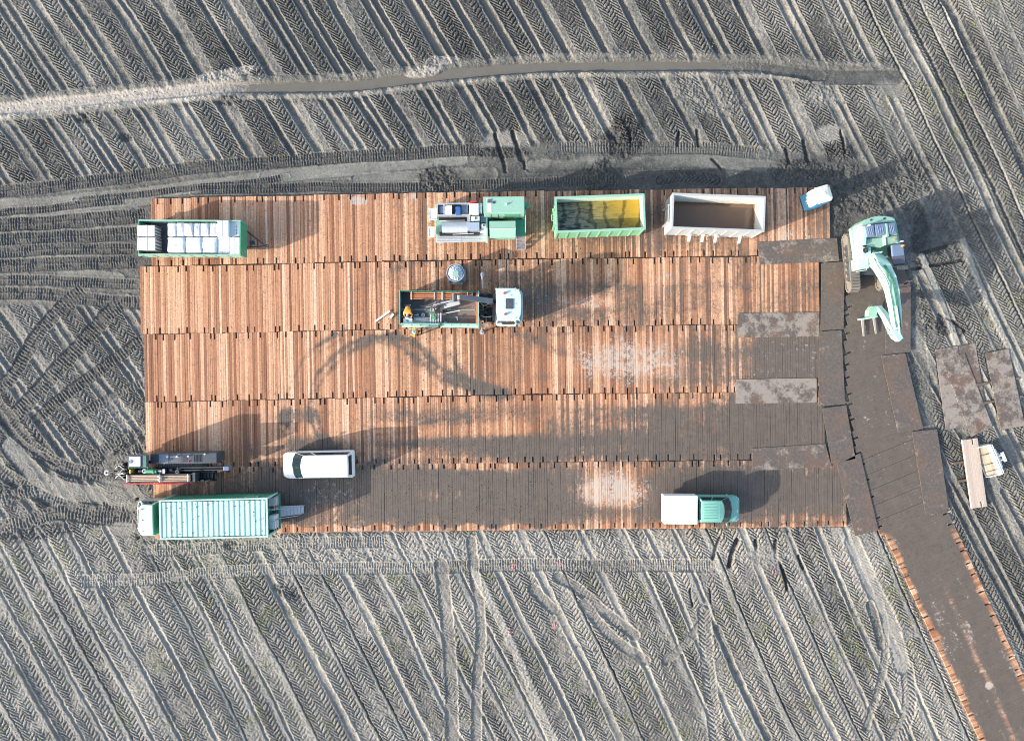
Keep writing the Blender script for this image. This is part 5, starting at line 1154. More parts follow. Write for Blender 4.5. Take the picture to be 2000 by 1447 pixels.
for i in range(6):
    m = MB(); y = 575 + i * 8; m.tube(spline([pq(o, 938, y, 1.5), pq(o, 946, y + rg.uniform(-6, 6), 1.7), pq(o, 955, y + rg.uniform(-6, 6), 1.65), pq(o, 965, y + rg.uniform(-4, 4), 1.5)], 5), .03, 6); m.build('hydraulic_hose', (STEEL, BLACK, GREYP)[i % 3], T)
for x, y in ((941, 632), (953, 631)):
    m = MB(); c = pq(o, x, y, 1.2); m.cyl(c, (c[0], c[1] - .1, 1.2), .1, 12); m.build('valve_cap', OFFW, T, smooth=True)
m = MB(); a = pq(o, 960, 589, 2.65); m.cyl((a[0], a[1], 1.3), (a[0], a[1], 2.85), .17, 14); m.build('crane_column', BLACK, T)
beam_ = lambda nm, path, mat: beam(nm, path, mat, T)
def beam(name, path, mat, par=T):
    secs = []; pts = [(Vector(pq(o, x, y, z)), w, h) for x, y, z, w, h in path]
    for i, (p, w, h) in enumerate(pts):
        d = (pts[min(i + 1, len(pts) - 1)][0] - pts[max(i - 1, 0)][0]).normalized(); sd_ = d.cross(Vector((0, 0, 1))).normalized(); up = sd_.cross(d)
        secs.append([p + sd_ * a * w / 2 + up * b * h / 2 for a, b in ((-1, -1), (1, -1), (1, 1), (-1, 1))])
    m = MB(); m.loft(secs); return m.build(name, mat, par, bevel=.02)
beam('crane_boom', [(963, 588, 2.75, .34, .36), (898, 580, 2.7, .32, .32)], paint('crane_dark_blue', (.05, .065, .085), .35, dirt=.2), T)
m = MB(); pb(m, o, 893, 898, 576.5, 584, 2.45, 2.84); m.build('boom_knuckle', GREYP, T, bevel=.03)
m = MB(); c = pq(o, 887, 580.5, 2.5); m.cyl((c[0], c[1] - .3, c[2]), (c[0], c[1] + .25, c[2]), .17, 12); pb(m, o, 880, 892, 577, 586, 2.1, 2.55); m.build('boom_joint', STEEL, T, bevel=.02)
beam('crane_jib', [(898, 590, 2.2, .30, .28), (868, 599, 2.15, .26, .24)], GREYP, T)
m = MB(); m.cyl(pq(o, 896, 584, 2.42), pq(o, 862, 592, 2.35), .06, 10); m.cyl(pq(o, 862, 592, 2.35), pq(o, 846, 597, 2.3), .035, 8); m.build('jib_cylinder', SILV, T)
m = MB(); pb(m, o, 853, 862, 588, 596, 1.9, 2.2); pb(m, o, 864, 870, 598, 604, 1.7, 2.1)
for i in range(8): x, y = rg.uniform(850, 885), rg.uniform(594, 606); pb(m, o, x, x + 4, y, y + 2.5, 1.5, 1.9)
m.build('grab_rotator', STEEL, T)
m = MB(); m.tube([pq(o, 856, 592, 2.2), pq(o, 840, 600, 1.9), pq(o, 822, 598, 1.6)], .025, 6); m.tube([pq(o, 870, 598, 2.3), pq(o, 852, 589, 2.4), pq(o, 846, 597, 2.2)], .03, 6); m.build('hydraulic_hose', STEEL, T)
# cab
m = MB(); secs = []
out = [(968, 634), (968, 563), (975, 561.5), (1005, 561.5), (1013, 563), (1017.5, 572), (1019.5, 594), (1018, 616), (1014, 625), (1010, 634)]
pp(m, o, [(968, 566), (972, 564), (1013, 564), (1020, 570), (1021.5, 594), (1021, 622), (1017, 632), (969, 633)], .75, 1.75); m.build('cab_body', MINT_W, T, bevel=.04)
top = [(969, 563.5), (973, 562), (1006, 562), (1013, 564.5), (1017, 573), (1018.5, 594), (1017.5, 614), (1014, 623), (1006, 626), (971, 626)]
lo = [Vector(pq(o, x, y, 1.75)) for x, y in [(969.5, 566.5), (974, 565.5), (1008, 565.5), (1014, 567), (1018.5, 574), (1020, 595), (1019.5, 616), (1016, 627), (1010, 631), (971, 631)]]
hi = [Vector(pq(o, x, y, 2.88)) for x, y in top]
m = MB(); m.loft([lo, hi]); m.build('cab_window', GLASS, T)
m = MB()
for i in (0, 2, 3, 7, 8, 9): m.tube([lo[i], hi[i]], .055, 6)
m.build('cab_pillar', MINT_W, T)
m = MB(); c0 = sum(hi, Vector()) / len(hi); m.loft([[(p.x, p.y, 2.84) for p in hi], [(p.x, p.y, 2.94) for p in hi], [(c0.x + (p.x - c0.x) * .95, c0.y + (p.y - c0.y) * .96, 3.0) for p in hi]]); m.build('cab_roof', paint('pale_blue_green_roof', (.50, .66, .66), .35, dirt=.1, var=.06), T, smooth=True)
m = MB(); pb(m, o, 987.5, 1002.5, 582.5, 602.5, 3.004, 3.05); m.build('roof_hatch', CHARC, T, bevel=.03)
for x, y in ((985, 572), (987, 613)):
    m = MB(); c = pq(o, x, y, 3.0); m.shell([(.085, 0), (.08, .12), (.05, .16), (.01, .165)], 14, c); m.build('beacon', REDL, T, smooth=True)
m = MB()
for x, y in ((1005.5, 565), (1007.5, 592), (1008, 619.5), (999, 575)): c = pq(o, x, y, 3.0); m.cyl(c, (c[0], c[1], 3.04), .025, 8)
m.build('roof_bolt', CHARC, T)
m = MB(); pb(m, o, 968, 975, 612, 626, 1.8, 2.7); pb(m, o, 972, 988, 623.5, 628, 1.9, 2.7); m.build('side_deflector', CHARC, T, bevel=.03)
m = MB(); pb(m, o, 970, 1012, 629.5, 634.5, .5, 1.3); m.build('step_skirt', MINT_W, T, bevel=.03)
m = MB(); a = pq(o, 1010, 631, 2.0); m.box((a[0], a[1] - .15, 2.0), (.12, .2, .4)); m.box((a[0] - .6, a[1] - .02, 1.75), (.8, .06, .12)); a = pq(o, 1012, 563, 2.2); m.box((a[0], a[1] + .14, 2.1), (.12, .2, .4)); m.build('mirror', STEEL, T)
m = MB(); pb(m, o, 1018, 1022, 570, 626, .4, .8); m.build('bumper', CHARC, T, bevel=.03)
m = MB(); a = pq(o, 1016, 622, .6); m.tube([a, (a[0] + .6, a[1] - .02, .75)], .02, 6); m.build('signal_rod', RED, T)
for y0, y1 in ((535, 562), (648, 636)):
    m = MB(); a = pq(o, 941, y0, .5); b = pq(o, 942.5, y1, .8); m.tube([b, (a[0], a[1], .82)], .06, 6); m.cyl((a[0], a[1], ZM + .05), (a[0], a[1], .95), .05, 10); m.cyl((a[0], a[1], ZM), (a[0], a[1], ZM + .05), .16, 14); m.build('outrigger', SILV, T)
# loads: pipes, chest, planks, crate
for r in range(4):
    y = 571.8 + r * 3.6
    for c_, (x0, x1) in enumerate(((801, 861), (865, 921))):
        a = P(x0, y + (r % 2) * .3, 1.5); b = P(x1, y - .3 + (r % 2) * .3, 1.5); m = MB(); L = b[0] - a[0]; m.cyl((-L / 2, 0, 0), (L / 2, 0, 0), .052, 10); m.cyl((-L / 2, 0, 0), (-L / 2 + .16, 0, 0), .062, 10)
        ob = m.build('drill_pipe', ORANGE, smooth=True); ob.location = ((a[0] + b[0]) / 2, (a[1] + b[1]) / 2, 1.45); ob.rotation_euler.z = math.atan2(b[1] - a[1], L)
        tag(ob, 'orange-brown drill pipe in the ' + ('tail half' if c_ == 0 else 'cab half') + ' of the rack on the crane lorry', 'drill pipe', 'orange-brown drill pipes in the ' + ('tail' if c_ == 0 else 'cab') + ' half of the lorry rack')
m = MB()
for x in (803, 848, 862.5, 864.5, 913, 922):
    pb(m, o, x - .7, x + .7, 569.6, 585, 1.11, 1.40); pb(m, o, x - .6, x + .6, 569, 586, 1.52, 1.56)
m.build('pipe_rack', OFFW, T)
def crateobj(name, a, z0, z1, mat, label, cat, bevel=.01, rz=0):
    oo = org((a[0] + a[1]) / 2, (a[2] + a[3]) / 2, z1); p, q_ = P(a[0], a[3], z1), P(a[1], a[2], z1); m = MB(); m.box((0, 0, (z1 - z0) / 2), (q_[0] - p[0], q_[1] - p[1], z1 - z0)); ob = m.build(name, mat, bevel=bevel); ob.location = (*oo, z0); ob.rotation_euler.z = R(rz); tag(ob, label, cat); return ob, q_[0] - p[0], q_[1] - p[1], z1 - z0
ZB = 1.105
ob, w, d, h = crateobj('cool_box', (787.5, 805, 621.5, 631), ZB, 1.52, WHITE, 'white box with a teal emblem in the tail corner of the crane lorry', 'box', .02)
m = MB(); m.prism([(-.09, .06), (.09, .06), (.11, 0), (0, -.11), (-.11, 0)], h + .002, h + .008); m.build('emblem', paint('teal_emblem', (.02, .40, .42), .4, dirt=0), ob)
m = MB(); m.box((0, -d / 2 - .012, h * .7), (w * .85, .02, .05)); m.build('handle', CHARC, ob)
person('person in orange jacket bending over the white box on the lorry bed', (*P(797.5, 603, 1.8), ZB), R(-92), BENT)
person('person in orange jacket and white-green helmet standing beside the crane lorry', (*P(818, 651.5, 0), ZM), R(170), STAND)
for i, (x0, y0_, x1_, y1_, w, z) in enumerate([(806, 629, 848, 629.5, .15, 0), (807, 625.5, 846, 626.2, .14, .02), (812, 624, 850, 627.8, .13, .06), (808, 622.5, 840, 621.5, .12, .01)]):
    a = P(x0, y0_, 1.3); b = P(x1_, y1_, 1.3); L = math.hypot(b[0] - a[0], b[1] - a[1]); m = MB(); m.box((0, 0, 0), (L, w, .05)); ob = m.build('pale_board', PALEW if i % 2 else OFFW, bevel=.004); ob.location = ((a[0] + b[0]) / 2, (a[1] + b[1]) / 2, ZB + .04 + z + .02 * i); ob.rotation_euler.z = math.atan2(b[1] - a[1], b[0] - a[0])
    tag(ob, 'long pale board lying among others in front of the bending worker', 'board', 'pale boards on the crane lorry bed')
oo = org(851, 617, 1.5); Tc = thing('slatted_crate', 'grey slatted crate standing across the middle of the lorry bed', 'crate', (*oo, ZB))
m = MB()
for i in range(5): m.box((-.34 + .17 * i, 0, .42), (.09, 1.0, .03))
m.build('top_slat', CRATE, Tc)
m = MB()
for y in (-.46, .46): m.box((0, y, .36), (.78, .05, .08)); m.box((0, y, .1), (.78, .05, .16))
for x in (-.36, .36):
    for y in (-.46, .46): m.box((x, y, .2), (.07, .049, .40))
m.build('crate_frame', WOOD_OLD, Tc)
crateobj('black_chest', (849, 866, 603.5, 611), ZB, 1.75, BLACK, 'black chest under the folded crane jib on the lorry bed', 'chest', .03, 8)
m = MB(); oo = org(826, 615, 1.3); m.ring((0, 0, 0), .10, .025, .025, 18); m.box((0, 0, 0), (.18, .03, .02)); ob = m.build('steel_ring', SILV); ob.location = (*oo, ZB + .045); tag(ob, 'small round steel ring lying near the boards on the lorry bed', 'ring')
m = MB(); oo = org(844, 618, 1.4)
for k in range(4): m.tube(spline([(-.2 + .06 * k, .28, .0), (-.02 + .05 * k, .08, .05), (.08 + .05 * k, -.12, .04), (.24 + .03 * k, -.26 + .02 * k, .0)], 5), .018, 6)
ob = m.build('green_rope', paint('green_rope_fibre', (.03, .33, .14), .8, dirt=0)); ob.location = (*oo, ZB + .47); tag(ob, 'green rope thrown over the grey slatted crate', 'rope')
m = MB(); oo = org(812, 614, 1.35); m.prism([(-.2, -.05), (.16, .08), (.17, -.1)], -.04, .04); ob = m.build('blue_wedge', paint('pale_blue_plastic', (.25, .34, .55), .5), bevel=.01); ob.location = (*oo, ZB + .045); tag(ob, 'small pale blue wedge beside the bending worker on the lorry bed', 'wedge')
m = MB(); a, b = P(872, 611.5, 1.4), P(898, 606.5, 1.4); L = math.hypot(b[0] - a[0], b[1] - a[1]); m.box((0, 0, 0), (L, .05, .03)); ob = m.build('white_stick', WHITE); ob.location = ((a[0] + b[0]) / 2, (a[1] + b[1]) / 2, ZB + .3); ob.rotation_euler.z = .19; tag(ob, 'thin white stick lying below the crane jib', 'stick')
m = MB(); oo = org(893, 622.5, 1.2); m.box((0, 0, .04), (.07, .26, .07)); m.box((-.03, .12, .04), (.16, .07, .07)); ob = m.build('white_bracket', WHITE, bevel=.01); ob.location = (*oo, ZB); ob.rotation_euler.z = R(10); tag(ob, 'small white bracket on the muddy half of the lorry bed', 'bracket')
m = MB(); m.shell([(.01, .1), (.09, .1), (.11, 0), (.01, 0)], 12); ob = m.build('grey_bucket_lid', CRATE); ob.location = (*P(869, 630, 1.2), ZB); tag(ob, 'round grey lid in the lower edge of the lorry bed', 'lid')
m = MB(); m.box((0, 0, .06), (1.25, .13, .09)); ob = m.build('timber_plank', paint('bleached_plank', (.72, .70, .66), .7, dirt=.1), bevel=.006); ob.location = (*P(747.5, 617.5, .2), ZM); ob.rotation_euler.z = R(35.5); tag(ob, 'long white plank lying on the mats behind the crane lorry', 'plank')
m = MB(); m.box((0, 0, .06), (.36, .17, .12)); ob = m.build('timber_block', PALEW, bevel=.008); ob.location = (*P(765.5, 617, .2), ZM); ob.rotation_euler.z = R(52); tag(ob, 'short beige timber block beside the long white plank', 'timber block')

# ---------------------------------------------------------------- round tank with crumpled cover
o = org(890, 534, 1.2); T = thing('round_mixing_tank', 'round grey tank with crumpled white cover and green lid above the crane lorry', 'tank', (*o, 0))
TK = paint('blue_grey_tank', (.30, .38, .42), .5, dirt=.2)
m = MB(); b = .62; cfr = .24; m.prism([(-b, -b + cfr), (-b + cfr, -b), (b - cfr, -b), (b, -b + cfr), (b, b - cfr), (b - cfr, b), (-b + cfr, b), (-b, b - cfr)], ZM + .12, ZM + .2)
for x in (-.45, .45):
    for y in (-.4, .4): m.box((x, y, ZM + .06), (.2, .2, .12))
m.build('base_pallet', TK, T)
m = MB()
for sx in (-1, 1):
    for sy in (-1, 1): m.box((sx * .47, sy * .47, ZM + .26), (.16, .06, .11), R(45 * sx * sy * -1))
m.build('lifting_foot', CHARC, T)
m = MB(); m.shell([(.3, ZM + .2), (.56, ZM + .4), (.575, 1.3), (.60, 1.32), (.60, 1.42), (.56, 1.42), (.55, 1.3), (.02, 1.25)], 40); m.build('drum', TK, T, smooth=True)
m = MB(); m.ring((0, 0, 1.425), .585, .025, .02, 40); m.build('drum_rim', SILV, T)
secs = []; rg = random.Random(11); ph = [rg.uniform(.6, 1.4) for _ in range(48)]
for k in range(9):
    f = k / 8; r_ = .54 * (1 - f) + .13 * f; z = 1.33 + .34 * f ** .8
    secs.append([(r_ * math.cos(2 * math.pi * i / 48), r_ * math.sin(2 * math.pi * i / 48), z + .055 * math.sin(math.pi * f) * math.sin(i * 2.1 + f * 4) * ph[i] + .02 * math.sin(i * 5.3 + k)) for i in range(48)])
m = MB(); m.loft(secs, cap=False); m.build('crumpled_cover', paint('crumpled_film', (.60, .65, .70), .35, dirt=.05), T)
m = MB(); a = .2; c_ = .05; m.prism([(-a, -a + c_), (-a + c_, -a), (a - c_, -a), (a, -a + c_), (a, a - c_), (a - c_, a), (-a + c_, a), (-a, a - c_)], 1.68, 1.72); ob = m.build('lid', MINT, T, loc=(.02, -.10, 0))

# ---------------------------------------------------------------- horizontal drilling rig
o = org(330, 915); T = thing('drilling_rig', 'charcoal horizontal drilling rig on crawlers with white cab roof and pipe magazine', 'drilling rig', (*o, 0), R(0.8))
crawler(352, 909, L=3.1, W=.40, ht=.78, ang=0, oo=o, n=44, par=T, mat=paint('sunlit_track_shoe', (.38, .37, .35), .7, .1, dirt=.4)); crawler(352, 893, L=3.1, W=.40, ht=.78, ang=0, oo=o, n=44, par=T, mat=STEEL)  # lower crawler paler: sunlight on its grousers put into the paint
m = MB(); pb(m, o, 290, 432, 899, 905, .45, .85); pb(m, o, 296, 420, 913, 926, .45, .8); m.build('chassis', BLACK, T)
m = MB(); pb(m, o, 294, 424, 885.5, 906, .85, 2.05); m.build('engine_housing', CHARC, T, bevel=.05)
m = MB(); pb(m, o, 311, 329, 887, 905, 2.052, 2.06); pb(m, o, 313, 328, 902.6, 904.6, 2.062, 2.07); m.build('access_panel', paint('blue_grey_panel', (.17, .20, .24), .3, dirt=.2), T)
m = MB(); pb(m, o, 329.5, 355, 887, 905, 2.052, 2.056); m.build('access_panel', paint('charcoal_panel', (.075, .085, .10), .35, dirt=.2), T)
slats(T, 'vent_grille', o, 357, 366, 889, 903, 2.054, 4, BLACK, 'x', .55, .012); slats(T, 'vent_grille', o, 378, 395, 889.5, 903.5, 2.054, 6, BLACK, 'y', .4, .015)
m = MB(); rg = random.Random(4)
for i in range(9): x = 333 + i * 2.0; pb(m, o, x, x + 1.5, 892 + rg.uniform(-1, 1), 894.2, 2.058, 2.066)
for i in range(7): x = 334 + i * 1.9; pb(m, o, x, x + 1.3, 901, 902, 2.058, 2.066)
m.build('faded_lettering', GREYP, T)
for x, y in ((328.5, 892), (347, 892), (369, 891.5), (401.5, 887.8)):
    m = MB(); c = pq(o, x, y, 2.05); m.cyl(c, (c[0], c[1], 2.18), .05, 10); m.build('work_lamp', WHITE, T)
m = MB(); c = pq(o, 369, 902, 2.05); m.cyl(c, (c[0], c[1], 2.12), .045, 10); m.build('fuel_cap', RED, T)
m = MB(); pb(m, o, 416, 424.5, 884, 903, .9, 1.75); pb(m, o, 424, 431, 901, 903, 1.1, 1.18); m.build('rear_box', CHARC, T, bevel=.02)
m = MB(); a = pq(o, 425, 901, 1.2); m.cyl(a, (a[0] + .35, a[1], 1.2), .05, 10); m.build('hitch_pin', SILV, T)
# cab
lo = [Vector(pq(o, x, y, 1.0)) for x, y in ((252, 915), (288, 915), (288, 889), (252, 889))]; hi = [Vector(pq(o, x, y, 2.6)) for x, y in ((251, 913), (289, 913), (289, 888), (251, 888))]
m = MB(); m.loft([[p + Vector((0, 0, -.15)) for p in lo], lo]); m.build('cab_floor', BLACK, T); c0, c1 = sum(lo, Vector()) / 4, sum(hi, Vector()) / 4
m = MB(); m.loft([[c0 + (p - c0) * .95 for p in lo], [c1 + (p - c1) * .95 for p in hi]]); m.build('cab_window', GLASS, T)
m = MB()
for a, b in zip(lo, hi): m.tube([a, b], .05, 6)
m.build('cab_pillar', GREEN_D, T)
m = MB(); pb(m, o, 250, 290, 887.5, 913.5, 2.6, 2.68); m.build('cab_roof', CHARC, T, bevel=.03)
m = MB(); pb(m, o, 253, 274.5, 891, 910, 2.684, 2.74); m.build('roof_panel', WHITE, T, bevel=.03); m = MB(); c = pq(o, 256.2, 901, 2.742); m.shell([(.01, 0), (.13, 0), (.12, .03), (.01, .035)], 20, c); m.build('roof_fan', SLATE, T)
m = MB(); pb(m, o, 253, 274, 911.4, 913, 2.684, 2.74); pb(m, o, 280, 286, 890, 912, 2.684, 2.72); m.build('roof_bar', GREEN_D, T)
m = MB(); pb(m, o, 252.5, 254.8, 916, 924, .6, 1.5); m.build('yellow_bar', YELLOW, T)
m = MB(); pb(m, o, 258, 284, 915.5, 926, .5, 1.0); pb(m, o, 270, 280, 917, 923, 1.0, 1.3); m.build('hydraulic_block', BLACK, T, bevel=.03)
m = MB(); a, b = pq(o, 284, 919, 1.45), pq(o, 307, 919, 1.45); m.cyl(a, b, .16, 16); a = pq(o, 298, 919, 1.45); m.cyl(a, (a[0] + .15, a[1], 1.45), .2, 16); m.build('rotary_drive', GREEN, T, smooth=True)
m = MB(); a, b = pq(o, 284, 919, 1.45), pq(o, 307, 919, 1.45); m.ring((a[0], a[1], 1.45), .12, .03, .14, 14); m.cyl((b[0] + .05, b[1], 1.4), (b[0] + .3, b[1], 1.4), .1, 12); m.box((b[0] + .45, b[1] - .05, 1.35), (.16, .3, .25)); m.build('drive_flange', SILV, T)
m = MB(); pb(m, o, 309, 352, 914, 925, .8, 1.2)
for i in range(14): x, y = rg.uniform(309, 350), rg.uniform(914, 923); pb(m, o, x, x + rg.uniform(2, 5), y, y + rg.uniform(1.5, 4), 1.1, 1.3 + rg.uniform(0, .2))
m.build('carriage', BLACK, T)
m = MB(); m.ring(pq(o, 346, 922, 1.5), .09, .03, .03, 14); m.build('hose_reel', STEEL, T)
m = MB(); pb(m, o, 345, 441, 913, 915.2, 1.0, 1.4); pb(m, o, 345, 441, 918, 920.2, 1.0, 1.4); pb(m, o, 345, 441, 915.3, 917.9, 1.0, 1.15); m.build('drill_mast', paint('mast_black_blue', (.03, .04, .05), .4, dirt=.2), T); m = MB(); pb(m, o, 436, 447, 912.5, 920.8, .95, 1.46); m.build('mast_end', SLATE, T, bevel=.03)
m = MB(); pb(m, o, 246, 377, 926, 927.4, .8, 1.45); pb(m, o, 246, 377, 940.8, 942, .8, 1.38); pb(m, o, 247, 376, 927.6, 940.6, .8, .9); pb(m, o, 376, 381, 924, 942, .8, 1.6); m.build('pipe_magazine', CHARC, T)
for x in (247.3, 311.5, 366.5):
    m = MB(); pb(m, o, x - .8, x + .8, 926.5, 941.5, 1.46, 1.52)
    if x > 300 and x < 320:
        for y in (930, 937): c = pq(o, x, y, 1.5); m.shell([(.01, .12), (.08, .1), (.1, 0)], 10, c)
    m.build('magazine_clamp', WHITE, T)
for r in range(4):
    for c_, (x0, x1) in enumerate(((249, 310), (313, 372))):
        y = 929.2 + 3.1 * r; a, b = P(x0, y, 1.4), P(x1, y - .5, 1.4); m = MB(); L = b[0] - a[0]; m.cyl((-L / 2, 0, 0), (L / 2, 0, 0), .05, 10); ob = m.build('drill_pipe', TAN, smooth=True); ob.location = ((a[0] + b[0]) / 2, (a[1] + b[1]) / 2, 1.38); ob.rotation_euler.z = R(.8)
        tag(ob, 'tan drill pipe in the ' + ('cab end' if c_ == 0 else 'far end') + ' of the drilling rig magazine', 'drill pipe', 'tan drill pipes in the ' + ('cab end' if c_ == 0 else 'far end') + ' of the rig magazine')
m = MB(); pb(m, o, 383, 419, 921.5, 923, .8, 1.2); pb(m, o, 383, 419, 939, 941, .8, 1.15); pb(m, o, 384, 418, 923.2, 938.8, .75, .9)
for i in range(12): x = rg.uniform(383, 416); pb(m, o, x, x + 3, 938, 940 + rg.uniform(0, 2), .9, 1.22)
for i in range(5): x = 386 + 7 * i; pb(m, o, x, x + 1.6, 923.3, 938.6, .92, .98)
m.build('loader_frame', BLACK, T)
m = MB()
for i in range(34):
    x, y = rg.gauss(236, 6), rg.gauss(917, 7); x = min(248, max(221, x)); pb(m, o, x, x + rg.uniform(1.5, 6), y, y + rg.uniform(1.5, 5), .3, .7 + rg.uniform(0, .6))
m.build('drill_head', BLACK, T)
for i in range(9):
    m = MB(); y = 905 + i * 3.2; m.tube(spline([pq(o, 250, y, 1.1), pq(o, 243, y + rg.uniform(-5, 5), 1.45), pq(o, 233, y + rg.uniform(-5, 5), 1.2), pq(o, 226, y + rg.uniform(-4, 4), .5)], 5), .035, 6); m.build('hydraulic_hose', (BLACK, STEEL, GREYP)[i % 3], T)
m = MB(); m.tube([pq(o, 238, 932, .5), pq(o, 221, 936.5, .45)], .06, 8); m.build('anchor_leg', BLACK, T)
m = MB(); a, b = pq(o, 224, 918, .5), pq(o, 213, 921, .35); m.tube([a, b], .06, 8); m.build('stem', BLACK, T); m = MB(); c = pq(o, 208.5, 921.5, .35); m.ring(c, .13, .055, .03, 26, R(25), R(335)); m.build('open_ring', GREYP, T)
m = MB()
for i in range(4): m.cyl(pq(o, 229 + 4 * i, 913 + 4 * (i % 3), 1.2), (*pq(o, 231 + 4 * i, 915 + 4 * (i % 3), 1.2)[:2], 1.36), .04, 8)
m.build('coupling', SILV, T)
m = MB(); m.tube(spline([(*P(244, 944), .08), (*P(280, 944.5), .1), (*P(320, 944.2), .16), (*P(350, 943.5), .18), (*P(383, 941.5), .2)], 8), .035, 6); m.tube(spline([(*P(248, 946), .08), (*P(300, 942), .12), (*P(345, 941.5), .17), (*P(378, 943.5), .19)], 8), .022, 6)
ob = m.build('red_hose', RED); tag(ob, 'thin red hose lying along the lower side of the drilling rig', 'hose')

# ---------------------------------------------------------------- road vehicles with a rounded body
def vehicle(T, prof, L0, L1, W, mat, roofm, side_wins, ws, rear, hood_z=1.05, base=.32):
    """prof: plan half-width along x; greenhouse given by ws=(x at base, x at top), rear=(x at base, x at top), roof height"""
    zr = prof['roof']; hw = W / 2; secs = []
    def outline(k, x0, x1, rf, rr, z):
        """rounded plan: x0 rear, x1 front, rf/rr front and rear corner reach"""
        pts = []
        for i in range(7): a = math.pi / 2 * i / 6; pts.append((x1 - rf + rf * math.sin(a) ** .8 if a else x1 - rf, -k * (1 - (1 - math.cos(a)) * .42)))
        pts += [(x, -y) for x, y in pts[::-1]]
        for i in range(5): a = math.pi / 2 * i / 4; pts.append((x0 + rr - rr * math.sin(a), k * (1 - (1 - math.cos(a)) * .16)))
        pts += [(x, -y) for x, y in pts[:-6:-1]]
        return [(x, y, z) for x, y in pts]
    rf = prof.get('rf', .75)
    m = MB(); m.loft([outline(hw * .93, L0 + .04, L1 - .08, rf * .9, .15, base), outline(hw * .99, L0, L1, rf, .15, .5), outline(hw, L0, L1 - .02, rf, .15, .75), outline(hw * .97, L0 + .02, L1 - .14, rf, .15, hood_z - .12), outline(hw * .93, L0 + .05, L1 - .30, rf * .9, .15, hood_z)]); body = m.build('body', mat, T, smooth=True)
    k0, k1 = hw * .925, prof['roof_hw']
    a0, a1, b0, b1 = ws[0], ws[1], rear[0], rear[1]
    def gh(x0, x1, k, z, bow): return [(x0, -k, z), (x1 - bow * .9, -k, z), (x1 - bow * .25, -k * .6, z), (x1, 0, z), (x1 - bow * .25, k * .6, z), (x1 - bow * .9, k, z), (x0, k, z), (x0 - .03, 0, z)]
    m = MB(); lo = gh(b0, a0, k0, hood_z - .02, .3); hi = gh(b1, a1, k1, zr - .06, .22); m.loft([lo, hi]); m.build('cabin', mat, T)
    m = MB(); cx_ = (b1 + a1) / 2; m.loft([hi, [(cx_ + (x - cx_) * .985, y * .97, zr - .015) for x, y, z in hi], [(cx_ + (x - cx_) * .95, y * .88, zr) for x, y, z in hi]]); rf_ = m.build('roof', roofm, T, smooth=True)
    # windscreen: three facets on the bowed front
    m = MB()
    for i in (1, 2, 3, 4): panel(m, [lo[i], lo[i + 1], hi[i + 1], hi[i]], .04 if i == 1 else 0, .96 if i == 4 else 1, .05, .94, .008, .02)
    m.build('windscreen', GLASS, T)
    for sgn in (-1, 1):
        for u0, u1 in side_wins:
            m = MB(); A, B, C_, D = (b0, sgn * k0, hood_z), (a0 - .27, sgn * k0, hood_z), (a1 - .2, sgn * k1, zr - .06), (b1, sgn * k1, zr - .06)
            q_ = [A, B, C_, D] if sgn < 0 else [B, A, D, C_]
            panel(m, q_, *((u0, u1) if sgn < 0 else (1 - u1, 1 - u0)), .10, .88, .008, .02); m.build('side_window', GLASS, T)
    m = MB(); panel(m, [(b0 - .015, k0, hood_z), (b0 - .015, -k0, hood_z), (b1 - .015, -k1, zr - .06), (b1 - .015, k1, zr - .06)], .09, .91, .22, .85, .03, .045); m.build('rear_window', GLASS, T)
    for sgn in (-1, 1):
        m = MB(); m.box((a0 - .42, sgn * (hw + .07), hood_z + .08), (.07, .15, .15)); m.build('mirror', prof.get('mir', BLACK), T, bevel=.03)
        m = MB(); m.box((L1 - rf * .42, sgn * hw * .74, .78), (.28, .26, .14), R(-38 * sgn)); m.build('headlight', FILM, T, bevel=.03)
    for x in (L1 - .95, L0 + 1.0):
        for sgn in (-1, 1): wheel(T, x, sgn * (hw - .13), .34, .22, 0)
    m = MB(); m.box(((L0 + L1) / 2, 0, .33), (L1 - L0 - .4, W * .8, .14)); m.build('underbody', BLACK, T)
    return body, rf_
# white van, nose to the left
T = thing('parked_van', 'white passenger van with red-white striped nose parked between the lower rows', 'van', (-13.22, -6.42, ZM), R(181.2))
body, rf_ = vehicle(T, dict(roof=1.80, roof_hw=.74, rf=.62), -2.42, 2.45, 1.86, WHITE, WHITE, ((.02, .70), (.745, .985)), (1.78, .90), (-2.36, -2.22))
for i in range(22):
    a = math.pi / 2 * (i - 10.5) / 11; s_ = 1 if a > 0 else -1; A = math.pi / 2 - abs(a)
    x = 2.43 - .62 + .62 * math.sin(A) ** .8 + .02; y = s_ * .92 * (1 - (1 - math.cos(A)) * .42)
    if i % 2 == 0: m = MB(); m.box((x, y, .62), (.05, .09, .22), math.atan2(y, .8)); m.build('red_stripe', RED, T)
m = MB()
for s in (-1, 1): m.box((-.7, s * .60, 1.795), (2.9, .025, .03))
m.build('roof_rail', OFFW, T); m = MB(); m.tube([(-1.9, -.76, 1.70), (-2.0, -.80, 1.95)], .012, 5); m.build('aerial', BLACK, T)
m = MB(); m.box((1.25, .34, 1.30), (.26, .20, .03), rot=Matrix.Rotation(R(35), 4, 'Y')); m.build('dashboard_paper', paint('blue_paper', (.10, .45, .60), .6), T)
